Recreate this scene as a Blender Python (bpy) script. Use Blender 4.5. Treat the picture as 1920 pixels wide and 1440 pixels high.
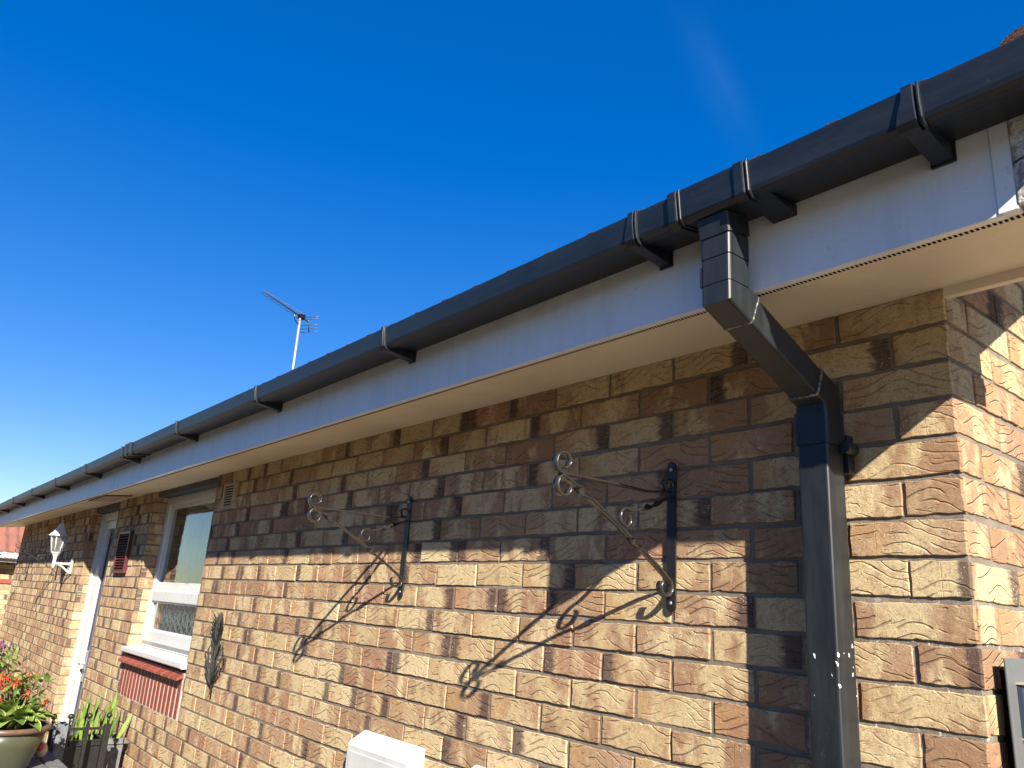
import bpy, bmesh, math, random
import numpy as np
from mathutils import Vector, Matrix
random.seed(7)
rng = np.random.default_rng(11)
SC = bpy.context.scene
COL = SC.collection
for _o in list(bpy.data.objects):
    bpy.data.objects.remove(_o, do_unlink=True)

# ------------------------------------------------------------------ camera
# world frame: x runs along the house front, y goes into the house, z up (z=0 is a brick bed joint)
cd = bpy.data.cameras.new('camera'); cam = bpy.data.objects.new('camera', cd); COL.objects.link(cam)
_w = Vector((-0.2948575125, -0.0682319303, -0.8833063228))
_R = Matrix.Rotation(_w.length, 3, _w.normalized())
_B = Matrix(((1, 0, 0), (0, 0, -1), (0, 1, 0)))
_M = _B @ _R                                  # rows: right, down, forward
rt, dn, fw = _M[0], _M[1], _M[2]
cam.matrix_world = Matrix(((rt[0], -dn[0], -fw[0], 0.572981), (rt[1], -dn[1], -fw[1], -1.519575),
                           (rt[2], -dn[2], -fw[2], -0.593603), (0, 0, 0, 1)))
cd.sensor_fit = 'HORIZONTAL'; cd.sensor_width = 36.0; cd.lens = 1451.451 / 1920 * 36
cd.clip_start = 0.02; cd.clip_end = 5000
SC.camera = cam

# ------------------------------------------------------------------ sky, sun, exposure
SUN = Vector((2.08, -1.0, 1.34)).normalized()
world = bpy.data.worlds.new('World'); SC.world = world; world.use_nodes = True
wt = world.node_tree; wt.nodes.clear()
sky = wt.nodes.new('ShaderNodeTexSky'); sky.sky_type = 'NISHITA'; sky.sun_disc = False
sky.sun_elevation = math.asin(SUN.z); sky.sun_rotation = math.atan2(SUN.x, SUN.y)
sky.altitude = 60; sky.air_density = 1.0; sky.dust_density = 0.0; sky.ozone_density = 4.0
bg = wt.nodes.new('ShaderNodeBackground'); bg.inputs[1].default_value = 0.12
wo = wt.nodes.new('ShaderNodeOutputWorld')
hsv = wt.nodes.new('ShaderNodeHueSaturation'); hsv.inputs['Saturation'].default_value = 1.74; hsv.inputs['Hue'].default_value = 0.521
gm = wt.nodes.new('ShaderNodeGamma'); gm.inputs[1].default_value = 0.65
wt.links.new(sky.outputs[0], gm.inputs[0]); wt.links.new(gm.outputs[0], hsv.inputs['Color']); 
# a faint high cirrus streak
tcw = wt.nodes.new('ShaderNodeTexCoord')
def _dot(v, off_=0.0):
    n = wt.nodes.new('ShaderNodeVectorMath'); n.operation = 'DOT_PRODUCT'; n.inputs[1].default_value = v
    wt.links.new(tcw.outputs['Generated'], n.inputs[0]); return n.outputs['Value']
CIR_C, CIR_L, CIR_S = (-0.4627, 0.6439, 0.6094), (0.0095, 0.6910, -0.7228), (-0.8865, -0.3286, -0.3258)
def _m(op, a, b=0.0, c=None):
    n = wt.nodes.new('ShaderNodeMath'); n.operation = op
    for i, x in enumerate((a, b)):
        if isinstance(x, (int, float)): n.inputs[i].default_value = x
        else: wt.links.new(x, n.inputs[i])
    return n.outputs[0]
_l, _s = _dot(CIR_L), _dot(CIR_S)
_l0 = sum(a * b for a, b in zip(CIR_C, CIR_L))
nz = wt.nodes.new('ShaderNodeTexNoise'); nz.inputs['Scale'].default_value = 9.0; nz.inputs['Detail'].default_value = 4
mp = wt.nodes.new('ShaderNodeCombineXYZ'); wt.links.new(_m('MULTIPLY', _l, 0.8), mp.inputs[0]); wt.links.new(_m('MULTIPLY', _s, 5.0), mp.inputs[1]); wt.links.new(mp.outputs[0], nz.inputs['Vector'])
_e = _m('ADD', _m('POWER', _m('ABSOLUTE', _m('MULTIPLY', _s, 1 / 0.020)), 2.0), _m('POWER', _m('ABSOLUTE', _m('MULTIPLY', _m('SUBTRACT', _l, _l0), 1 / 0.075)), 2.0))
_k = _m('MULTIPLY', _m('EXPONENT', _m('MULTIPLY', _e, -1.0)), _m('MULTIPLY', nz.outputs[0], 0.07))
mxw = wt.nodes.new('ShaderNodeMix'); mxw.data_type = 'RGBA'; wt.links.new(_k, mxw.inputs[0]); wt.links.new(hsv.outputs[0], mxw.inputs[6]); mxw.inputs[7].default_value = (1.0, 2.1, 3.4, 1)
wt.links.new(mxw.outputs[2], bg.inputs[0]); wt.links.new(bg.outputs[0], wo.inputs[0])
sl = bpy.data.lights.new('sun', 'SUN'); sl.energy = 5.0; sl.angle = math.radians(0.53); sl.color = (1.0, 0.93, 0.82)
so = bpy.data.objects.new('sun', sl); COL.objects.link(so)
so.rotation_euler = SUN.to_track_quat('Z', 'Y').to_euler(); so.location = SUN * 30
SC.view_settings.view_transform = 'Standard'; SC.view_settings.look = 'None'
SC.view_settings.exposure = 1.3; SC.view_settings.gamma = 1.0; SC.view_settings.use_curve_mapping = False
SC.render.engine = 'CYCLES'
try:
    SC.cycles.use_denoising = True
    SC.cycles.max_bounces = 8; SC.cycles.diffuse_bounces = 4
except Exception:
    pass

GZ = -2.3          # ground level

# ------------------------------------------------------------------ node helpers
class V:
    """one float (or vector) socket with arithmetic"""
    def __init__(s, t, sock): s.t, s.s = t, sock
    def _m(s, op, *a):
        n = s.t.nodes.new('ShaderNodeMath'); n.operation = op
        for i, x in enumerate((s,) + a):
            if isinstance(x, V): s.t.links.new(x.s, n.inputs[i])
            else: n.inputs[i].default_value = x
        return V(s.t, n.outputs[0])
    def __add__(s, o): return s._m('ADD', o)
    __radd__ = __add__
    def __sub__(s, o): return s._m('SUBTRACT', o)
    def __rsub__(s, o): return (s * -1.0) + o
    def __mul__(s, o): return s._m('MULTIPLY', o)
    __rmul__ = __mul__
    def __truediv__(s, o): return s._m('DIVIDE', o)
    def abs(s): return s._m('ABSOLUTE')
    def frac(s): return s._m('FRACT')
    def exp(s): return s._m('EXPONENT')
    def floor(s): return s._m('FLOOR')
    def gt(s, o): return s._m('GREATER_THAN', o)
    def lt(s, o): return s._m('LESS_THAN', o)
    def mx(s, o): return s._m('MAXIMUM', o)
    def mn(s, o): return s._m('MINIMUM', o)
    def ss(s, a, b, lo=0.0, hi=1.0):
        n = s.t.nodes.new('ShaderNodeMapRange'); n.interpolation_type = 'SMOOTHSTEP'
        s.t.links.new(s.s, n.inputs[0])
        for i, x in enumerate((a, b, lo, hi)): n.inputs[i + 1].default_value = x
        return V(s.t, n.outputs[0])

def newmat(name, rough=0.6, spec=0.5):
    m = bpy.data.materials.new(name); m.use_nodes = True
    t = m.node_tree; p = t.nodes['Principled BSDF']
    p.inputs['Roughness'].default_value = rough
    p.inputs['Specular IOR Level'].default_value = spec
    return m, t, p
def lnk(t, a, b): t.links.new(a.s if isinstance(a, V) else a, b)
def noise(t, vec, scale, detail=3, rough=0.5, dist=0.0):
    n = t.nodes.new('ShaderNodeTexNoise'); n.inputs['Scale'].default_value = scale
    n.inputs['Detail'].default_value = detail; n.inputs['Roughness'].default_value = rough
    n.inputs['Distortion'].default_value = dist
    if vec is not None: lnk(t, vec, n.inputs['Vector'])
    return V(t, n.outputs[0])
def voro(t, vec, scale, rnd=1.0):
    n = t.nodes.new('ShaderNodeTexVoronoi'); n.inputs['Scale'].default_value = scale
    n.inputs['Randomness'].default_value = rnd
    lnk(t, vec, n.inputs['Vector']); return V(t, n.outputs['Distance']), n
def comb(t, x, y, z=0.0):
    n = t.nodes.new('ShaderNodeCombineXYZ')
    for i, a in enumerate((x, y, z)):
        if isinstance(a, V): lnk(t, a, n.inputs[i])
        else: n.inputs[i].default_value = a
    return n.outputs[0]
def sep(t, vec):
    n = t.nodes.new('ShaderNodeSeparateXYZ'); lnk(t, vec, n.inputs[0])
    return [V(t, o) for o in n.outputs]
def mixc(t, f, a, b):
    n = t.nodes.new('ShaderNodeMix'); n.data_type = 'RGBA'; n.clamp_factor = True
    if isinstance(f, V): lnk(t, f, n.inputs[0])
    else: n.inputs[0].default_value = f
    for i, x in ((6, a), (7, b)):
        if isinstance(x, tuple): n.inputs[i].default_value = (*x, 1.0)
        else: lnk(t, x, n.inputs[i])
    return n.outputs[2]
def bump(t, p, h, dist=1.0, strength=1.0):
    b = t.nodes.new('ShaderNodeBump'); b.inputs['Strength'].default_value = strength
    b.inputs['Distance'].default_value = dist
    lnk(t, h, b.inputs['Height']); t.links.new(b.outputs[0], p.inputs['Normal'])
def objco(t): return t.nodes.new('ShaderNodeTexCoord').outputs['Object']
def geoco(t): return t.nodes.new('ShaderNodeNewGeometry').outputs['Position']

def simple(name, col, rough=0.6, spec=0.5, var=0.12, scale=6.0, bmp=0.0, bscale=200.0, metallic=0.0, dark=None):
    m, t, p = newmat(name, rough, spec); p.inputs['Metallic'].default_value = metallic
    g = geoco(t)
    n = noise(t, g, scale, 5, 0.6)
    c2 = dark if dark else tuple(c * (1 - 2 * var) for c in col)
    lnk(t, mixc(t, n.ss(0.3, 0.72), col, c2), p.inputs['Base Color'])
    r = noise(t, g, scale * 4, 3)
    lnk(t, r * 0.18 + (rough - 0.09), p.inputs['Roughness'])
    if bmp: bump(t, p, noise(t, g, bscale, 3, 0.6) * bmp)
    return m

# ------------------------------------------------------------------ brick material
def brick_material():
    m, t, p = newmat('rustic_buff_brick', 0.92, 0.12)
    at = t.nodes.new('ShaderNodeAttribute'); at.attribute_name = 'rnd'
    r, g, b = sep(t, at.outputs['Color']); al = V(t, at.outputs['Alpha'])
    uvn = t.nodes.new('ShaderNodeUVMap'); uvn.uv_map = 'UVMap'
    u, v, _ = sep(t, uvn.outputs[0])
    q = comb(t, u + r * 13.0, v + g * 9.0, b * 5.0)
    # colour
    big = noise(t, comb(t, u * 1.6 + r * 13.0, v * 0.7 + g * 9.0, b * 5.0), 9.0, 3, 0.55)
    mid = noise(t, q, 38.0, 4, 0.6)
    fine = noise(t, q, 260.0, 3, 0.7)
    buff = mixc(t, g, (0.57, 0.425, 0.225), (0.69, 0.545, 0.32))
    brown = mixc(t, b, (0.34, 0.198, 0.112), (0.45, 0.29, 0.172))
    endb = ((u / al.mx(0.02)).abs() - 0.45) * 0.17
    c = mixc(t, (big + mid * 0.35 + (r - 0.5) * 0.34 + endb).ss(0.57, 0.80), buff, brown)
    red = mixc(t, mid.ss(0.35, 0.65), (0.34, 0.16, 0.095), (0.42, 0.24, 0.15))
    c = mixc(t, ((g - 0.88) * 30.0).ss(0.0, 1.0) * (big + mid * 0.3).ss(0.38, 0.72) * 0.85, c, red)
    amber = ((b - 0.55) * 30.0).ss(0.0, 1.0) * (noise(t, q, 17.0, 2) + (u * -3.0)).ss(0.50, 0.85)
    c = mixc(t, noise(t, q, 70.0, 4, 0.7).ss(0.50, 0.68) * 0.40, c, (0.27, 0.155, 0.085))
    c = mixc(t, amber * 0.7, c, (0.46, 0.27, 0.12))
    # burnt end patches
    side = (b * 7.31).frac().gt(0.25) * 2.0 - 1.0
    e = (u * side) / al.mx(0.02)                      # -1..1 towards the burnt end
    edge = e + (noise(t, comb(t, u * 0.6 + r * 5.0, v * 1.7 + g * 9.0, r), 42.0, 4, 0.7) - 0.5) * 0.65
    has = ((r * 3.77 + g * 1.9).frac() - 0.60).gt(0.0)
    c = mixc(t, edge.ss(0.50, 0.74) * has * 0.84, c, (0.070, 0.045, 0.045))
    # grain
    c = mixc(t, fine.ss(0.47, 0.66) * 0.42, c, (0.22, 0.14, 0.085))
    vd, _n = voro(t, q, 185.0)
    sparse = noise(t, q, 30.0, 2).ss(0.42, 0.60)
    c = mixc(t, vd.ss(0.30, 0.16) * sparse * (r * 9.1).frac().ss(0.0, 0.7) * 0.95, c, (0.74, 0.63, 0.46))
    vd2, _n = voro(t, q, 95.0)
    c = mixc(t, vd2.ss(0.13, 0.07) * 0.6, c, (0.10, 0.06, 0.045))
    lnk(t, c, p.inputs['Base Color'])
    # relief: combed arches, slashes, sand, pits
    wob = (noise(t, q, 22.0, 2) - 0.5)
    uc = u + (r - 0.5) * 0.03 + wob * 0.022
    arch = ((uc * uc) * (-1.0 / 0.0030)).exp() * (0.018 + 0.014)
    w = v - arch + wob * 0.014 + u * ((b - 0.5) * 0.14)
    def lines(w, period, width, off, maskscale, th, su=0.5):
        k = w / period + off
        f = (k.frac() - 0.5).abs() * period            # 0 on the line
        idx = k.floor()
        mk = noise(t, comb(t, u * su + idx * 0.37 + r * 3.0, idx * 1.7 + g * 5.0, b * 3.0), maskscale, 2).ss(th, th + 0.06)
        wd = width
        return f.ss(0.0, wd, 1.0, 0.0) * mk
    l1 = lines(w + wob * 0.004, 0.0185, 0.0027, r * 7.0, 24.0, 0.48)
    w2 = v + u * ((r - 0.5) * 0.75) + wob * 0.012 - arch * 0.35
    l2 = lines(w2, 0.021, 0.0019, g * 5.0, 34.0, 0.575, 0.8)
    w3 = v - u * (0.25 + 0.0) + wob * 0.02
    l3 = lines(w3, 0.029, 0.0016, b * 6.0, 44.0, 0.59, 0.9)
    vcut = (u + (b - 0.5) * 0.12 + wob * 0.002).abs().ss(0.0, 0.0010, 1.0, 0.0) * (g * 5.3).frac().gt(0.8)
    strength = (g * 11.3).frac().ss(0.0, 0.35, 0.45, 1.0)
    groove = l1.mx(l2 * 0.75).mx(l3 * 0.6).mx(vcut * 0.5) * strength
    sand = noise(t, q, 340.0, 4, 0.8) - 0.5
    lump = noise(t, q, 60.0, 3, 0.6) - 0.5
    h = groove * -0.0042 + sand * 0.0027 + lump * 0.0026 - vd2.ss(0.14, 0.05) * 0.0012 - vd.ss(0.2, 0.1) * sparse * -0.0006
    # a soft ridge beside each groove
    bump(t, p, h, 1.0, 1.0)
    return m
M_BRICK = brick_material()

def mortar_material():
    m, t, p = newmat('sandy_mortar', 0.95, 0.1)
    g = geoco(t)
    n = noise(t, g, 14.0, 5, 0.65); f = noise(t, g, 330.0, 3, 0.7)
    c = mixc(t, n.ss(0.3, 0.7), (0.25, 0.21, 0.16), (0.175, 0.145, 0.112))
    c = mixc(t, f.ss(0.5, 0.8) * 0.6, c, (0.38, 0.33, 0.255))
    x, y, z = sep(t, g)
    eff = noise(t, g, 55.0, 3, 0.6).ss(0.55, 0.66) * x.ss(-0.45, -0.1) * z.ss(-0.45, -0.62)
    c = mixc(t, eff * 0.8, c, (0.62, 0.60, 0.56))
    lnk(t, c, p.inputs['Base Color'])
    bump(t, p, (noise(t, g, 420.0, 3, 0.75) - 0.5) * 0.0022 + (noise(t, g, 60.0, 3) - 0.5) * 0.003 + eff * 0.001)
    return m
M_MORTAR = mortar_material()

def gutter_material(name, col=(0.006, 0.009, 0.014), rough=0.40, flecks=False):
    m, t, p = newmat(name, rough, 0.5)
    g = geoco(t)
    gs = t.nodes.new('ShaderNodeMapping'); lnk(t, g, gs.inputs[0]); gs.inputs['Scale'].default_value = (6.0, 6.0, 0.8) if flecks else (1.0, 6.0, 6.0)
    n = noise(t, gs.outputs[0], 5.0, 5, 0.65)
    c = mixc(t, n.ss(0.35, 0.75), col, tuple(k * 1.5 + 0.004 for k in col))
    dust = noise(t, g, 90.0, 4, 0.7).ss(0.58, 0.8) * noise(t, g, 4.0, 2).ss(0.4, 0.7)
    c = mixc(t, dust * 0.20, c, (0.16, 0.14, 0.12))
    if flecks:
        x, y, z = sep(t, g)
        wn = noise(t, g, 120.0, 3, 0.7) - 0.5
        d, vn = voro(t, comb(t, x * 1.25 + wn * 0.012, y * 1.0, z * 0.8 + x * 0.9 + wn * 0.010), 70.0)
        zone = ((x + 0.232).abs().ss(0.02, 0.042, 1.0, 0.0)) * ((z + 0.655).abs().ss(0.03, 0.075, 1.0, 0.0))
        pick = sep(t, vn.outputs['Color'])[0].gt(0.62)
        c = mixc(t, d.ss(0.24, 0.20) * zone.gt(0.45) * pick, c, (0.75, 0.76, 0.78))
    lnk(t, c, p.inputs['Base Color'])
    lnk(t, n * 0.16 + (rough - 0.05) + dust * 0.2, p.inputs['Roughness'])
    bump(t, p, noise(t, gs.outputs[0], 12.0, 2) * 0.0003)
    return m
M_GUT = gutter_material('anthracite_plastic')
M_PIPE = gutter_material('anthracite_pipe_plastic', (0.011, 0.013, 0.015), 0.42, True)
def solvent_material():
    m, t, p = newmat('smeared_sealant', 0.5)
    g = geoco(t)
    n = noise(t, g, 160.0, 4, 0.7)
    lnk(t, mixc(t, n.ss(0.42, 0.6), (0.04, 0.045, 0.05), (0.36, 0.36, 0.35)), p.inputs['Base Color'])
    bump(t, p, n * 0.003)
    return m
M_SEAL = solvent_material()

def fascia_material():
    m, t, p = newmat('white_fascia_board', 0.42, 0.4)
    g = geoco(t)
    gs = t.nodes.new('ShaderNodeMapping'); lnk(t, g, gs.inputs[0]); gs.inputs['Scale'].default_value = (1.0, 1.0, 0.12)
    st = noise(t, gs.outputs[0], 14.0, 4, 0.7); n = noise(t, g, 3.0, 4, 0.6)
    x, y, z = sep(t, g)
    c = mixc(t, (st * 0.6 + n * 0.4).ss(0.42, 0.7), (0.76, 0.76, 0.76), (0.66, 0.66, 0.65))
    c = mixc(t, noise(t, g, 45.0, 4, 0.7).ss(0.60, 0.78) * 0.45, c, (0.44, 0.39, 0.33))
    c = mixc(t, (z.ss(0.10, 0.17) * noise(t, g, 9.0, 4).ss(0.35, 0.7)) * 0.35, c, (0.42, 0.38, 0.34))
    lnk(t, c, p.inputs['Base Color'])
    bump(t, p, noise(t, g, 70.0, 3) * 0.0006)
    return m
M_FASCIA = fascia_material()
def soffit_material():
    m, t, p = newmat('cream_soffit_board', 0.5, 0.35)
    g = geoco(t); n = noise(t, g, 2.2, 4, 0.6)
    c = mixc(t, n.ss(0.3, 0.75), (0.78, 0.69, 0.53), (0.66, 0.565, 0.42))
    c = mixc(t, noise(t, g, 30.0, 5, 0.7).ss(0.63, 0.75) * 0.4, c, (0.38, 0.30, 0.2))
    lnk(t, c, p.inputs['Base Color']); bump(t, p, noise(t, g, 8.0, 3) * 0.002)
    return m
M_SOFFIT = soffit_material()
def render_material():
    m, t, p = newmat('flaking_rendered_block', 0.9, 0.2)
    g = geoco(t); n = noise(t, g, 60.0, 5, 0.7)
    c = mixc(t, n.ss(0.4, 0.62), (0.62, 0.60, 0.57), (0.25, 0.22, 0.20))
    x, y, z = sep(t, g)
    crack = (z - 0.098 - x * 0.25 + 0.06 + (n - 0.5) * 0.006).abs().ss(0.0, 0.003, 1.0, 0.0)
    c = mixc(t, crack, c, (0.06, 0.05, 0.05))
    lnk(t, c, p.inputs['Base Color']); bump(t, p, n * 0.006 - crack * 0.004)
    return m
M_RENDER = render_material()
M_UPVC = simple('white_upvc', (0.63, 0.63, 0.61), 0.3, 0.5, 0.04, 5.0)
M_WHITE = simple('white_paint_metal', (0.62, 0.62, 0.60), 0.4, 0.5, 0.06, 12.0)
M_BOXW = simple('weathered_white_plastic', (0.60, 0.60, 0.57), 0.45, 0.4, 0.10, 7.0, 0.0006, 120.0)
M_BLACKMETAL = simple('black_painted_iron', (0.010, 0.010, 0.011), 0.38, 0.6, 0.2, 20.0, 0.0006, 300.0, 0.0, (0.02, 0.018, 0.016))
M_SCROLL = simple('worn_scroll_iron', (0.026, 0.027, 0.027), 0.25, 0.7, 0.2, 45.0, 0.0004, 300.0, 0.2, (0.045, 0.038, 0.03))
M_SCREW = simple('zinc_screw', (0.55, 0.55, 0.55), 0.35, 0.5, 0.05, 50.0, 0, 200, 0.8)
M_TILE = None
def tile_material(name, a, b, gr):
    m, t, p = newmat(name, 0.95, 0.1)
    g = geoco(t); n = noise(t, g, 5.0, 4); f = noise(t, g, 380.0, 3, 0.8)
    c = mixc(t, n.ss(0.35, 0.7), a, b); c = mixc(t, f.ss(0.45, 0.6), c, gr)
    lnk(t, c, p.inputs['Base Color']); bump(t, p, f * 0.005)
    return m
M_TILE = tile_material('granular_brown_tile', (0.15, 0.075, 0.055), (0.10, 0.06, 0.05), (0.035, 0.022, 0.022))
M_REDTILE = tile_material('weathered_red_tile', (0.25, 0.095, 0.07), (0.19, 0.08, 0.065), (0.29, 0.14, 0.105))
M_CLAY = simple('red_painted_clay', (0.29, 0.072, 0.042), 0.55, 0.4, 0.15, 20.0, 0.0015, 90.0)
M_POINT = simple('pale_pointing', (0.66, 0.60, 0.52), 0.9, 0.2, 0.12, 60.0, 0.002, 200.0)
M_IRON2 = simple('dull_cast_metal', (0.055, 0.055, 0.052), 0.75, 0.2, 0.3, 60.0, 0.003, 140.0)
M_LOUVRE = simple('dark_red_louvre', (0.10, 0.018, 0.016), 0.4, 0.5, 0.15, 15.0)
M_AIRB = simple('beige_airbrick', (0.48, 0.39, 0.27), 0.7, 0.3, 0.1, 30.0)
M_DARK = simple('dark_recess', (0.012, 0.012, 0.014), 0.9, 0.1, 0.1, 5.0)
M_LEAD = simple('dark_lintel', (0.10, 0.10, 0.11), 0.7, 0.3, 0.1, 9.0)
def glass_material(name, tint, rough=0.02, trans=1.0):
    m, t, p = newmat(name, rough, 0.6)
    p.inputs['Base Color'].default_value = (*tint, 1); p.inputs['Transmission Weight'].default_value = trans
    p.inputs['IOR'].default_value = 1.5
    g = geoco(t); bump(t, p, noise(t, g, 1.5, 2) * 0.01, 1.0, 0.25)
    return m
M_GLASS = glass_material('window_glass', (0.75, 0.86, 0.88))
M_LGLASS = glass_material('lantern_glass', (0.5, 0.5, 0.45), 0.15, 0.8)
M_CURTAIN = simple('grey_blue_blind', (0.10, 0.125, 0.13), 0.8, 0.2, 0.15, 3.0)
M_LACE = simple('white_lace', (0.72, 0.74, 0.74), 0.8, 0.2, 0.05, 10.0)
M_DOOR = simple('navy_door_panel', (0.022, 0.045, 0.085), 0.25, 0.6, 0.1, 3.0)
M_GREYBOX = simple('grey_coated_steel', (0.13, 0.135, 0.13), 0.45, 0.5, 0.08, 8.0)
M_BLUEFLAP = simple('slate_blue_cover', (0.035, 0.05, 0.075), 0.25, 0.6, 0.1, 8.0)
M_TIMBER = simple('weathered_grey_timber', (0.17, 0.175, 0.18), 0.75, 0.3, 0.2, 25.0, 0.002, 80.0)
M_POT = simple('olive_glazed_pot', (0.072, 0.076, 0.045), 0.3, 0.5, 0.12, 7.0)
M_RIM = simple('brown_glazed_rim', (0.17, 0.10, 0.065), 0.3, 0.5, 0.2, 15.0)
M_SOIL = simple('dark_soil', (0.03, 0.02, 0.015), 0.95, 0.1, 0.2, 60.0, 0.01, 60.0)
def leaf_material(name, a, b, rough=0.45):
    m, t, p = newmat(name, rough, 0.4)
    at = t.nodes.new('ShaderNodeNewGeometry'); r = V(t, at.outputs['Random Per Island'])
    n = noise(t, at.outputs['Position'], 60.0, 3)
    lnk(t, mixc(t, (r * 0.7 + n * 0.4).ss(0.15, 0.9), a, b), p.inputs['Base Color'])
    p.inputs['Subsurface Weight'].default_value = 0.0
    return m
M_HOSTA = leaf_material('variegated_hosta_leaf', (0.06, 0.14, 0.025), (0.26, 0.36, 0.07))
M_HOSTAE = leaf_material('cream_leaf_edge', (0.55, 0.58, 0.18), (0.62, 0.62, 0.25))
M_GREEN = leaf_material('green_leaf', (0.05, 0.11, 0.02), (0.16, 0.24, 0.04))
M_IRIS = leaf_material('yellow_green_blade', (0.07, 0.14, 0.025), (0.20, 0.29, 0.05))
M_REDF = leaf_material('orange_red_petal', (0.50, 0.05, 0.02), (0.65, 0.16, 0.06))
M_PURP = leaf_material('purple_white_petal', (0.18, 0.05, 0.35), (0.6, 0.08, 0.25))
M_WHITEP = leaf_material('white_petal', (0.7, 0.68, 0.75), (0.8, 0.78, 0.8))
M_DRY = leaf_material('dry_brown_leaf', (0.26, 0.15, 0.07), (0.40, 0.27, 0.14))
def paving_material():
    m, t, p = newmat('pale_concrete_paving', 0.85, 0.2)
    g = geoco(t)
    br = t.nodes.new('ShaderNodeTexBrick'); lnk(t, g, br.inputs['Vector']); br.inputs['Scale'].default_value = 1.0
    br.inputs['Brick Width'].default_value = 0.6; br.inputs['Row Height'].default_value = 0.6; br.inputs['Mortar Size'].default_value = 0.008
    br.inputs['Color1'].default_value = (0.20, 0.165, 0.12, 1); br.inputs['Color2'].default_value = (0.165, 0.135, 0.10, 1); br.inputs['Mortar'].default_value = (0.10, 0.08, 0.06, 1)
    n = noise(t, g, 8.0, 4)
    lnk(t, mixc(t, n.ss(0.4, 0.8) * 0.4, br.outputs[0], (0.15, 0.12, 0.09)), p.inputs['Base Color'])
    return m
M_PAVE = paving_material()

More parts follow.
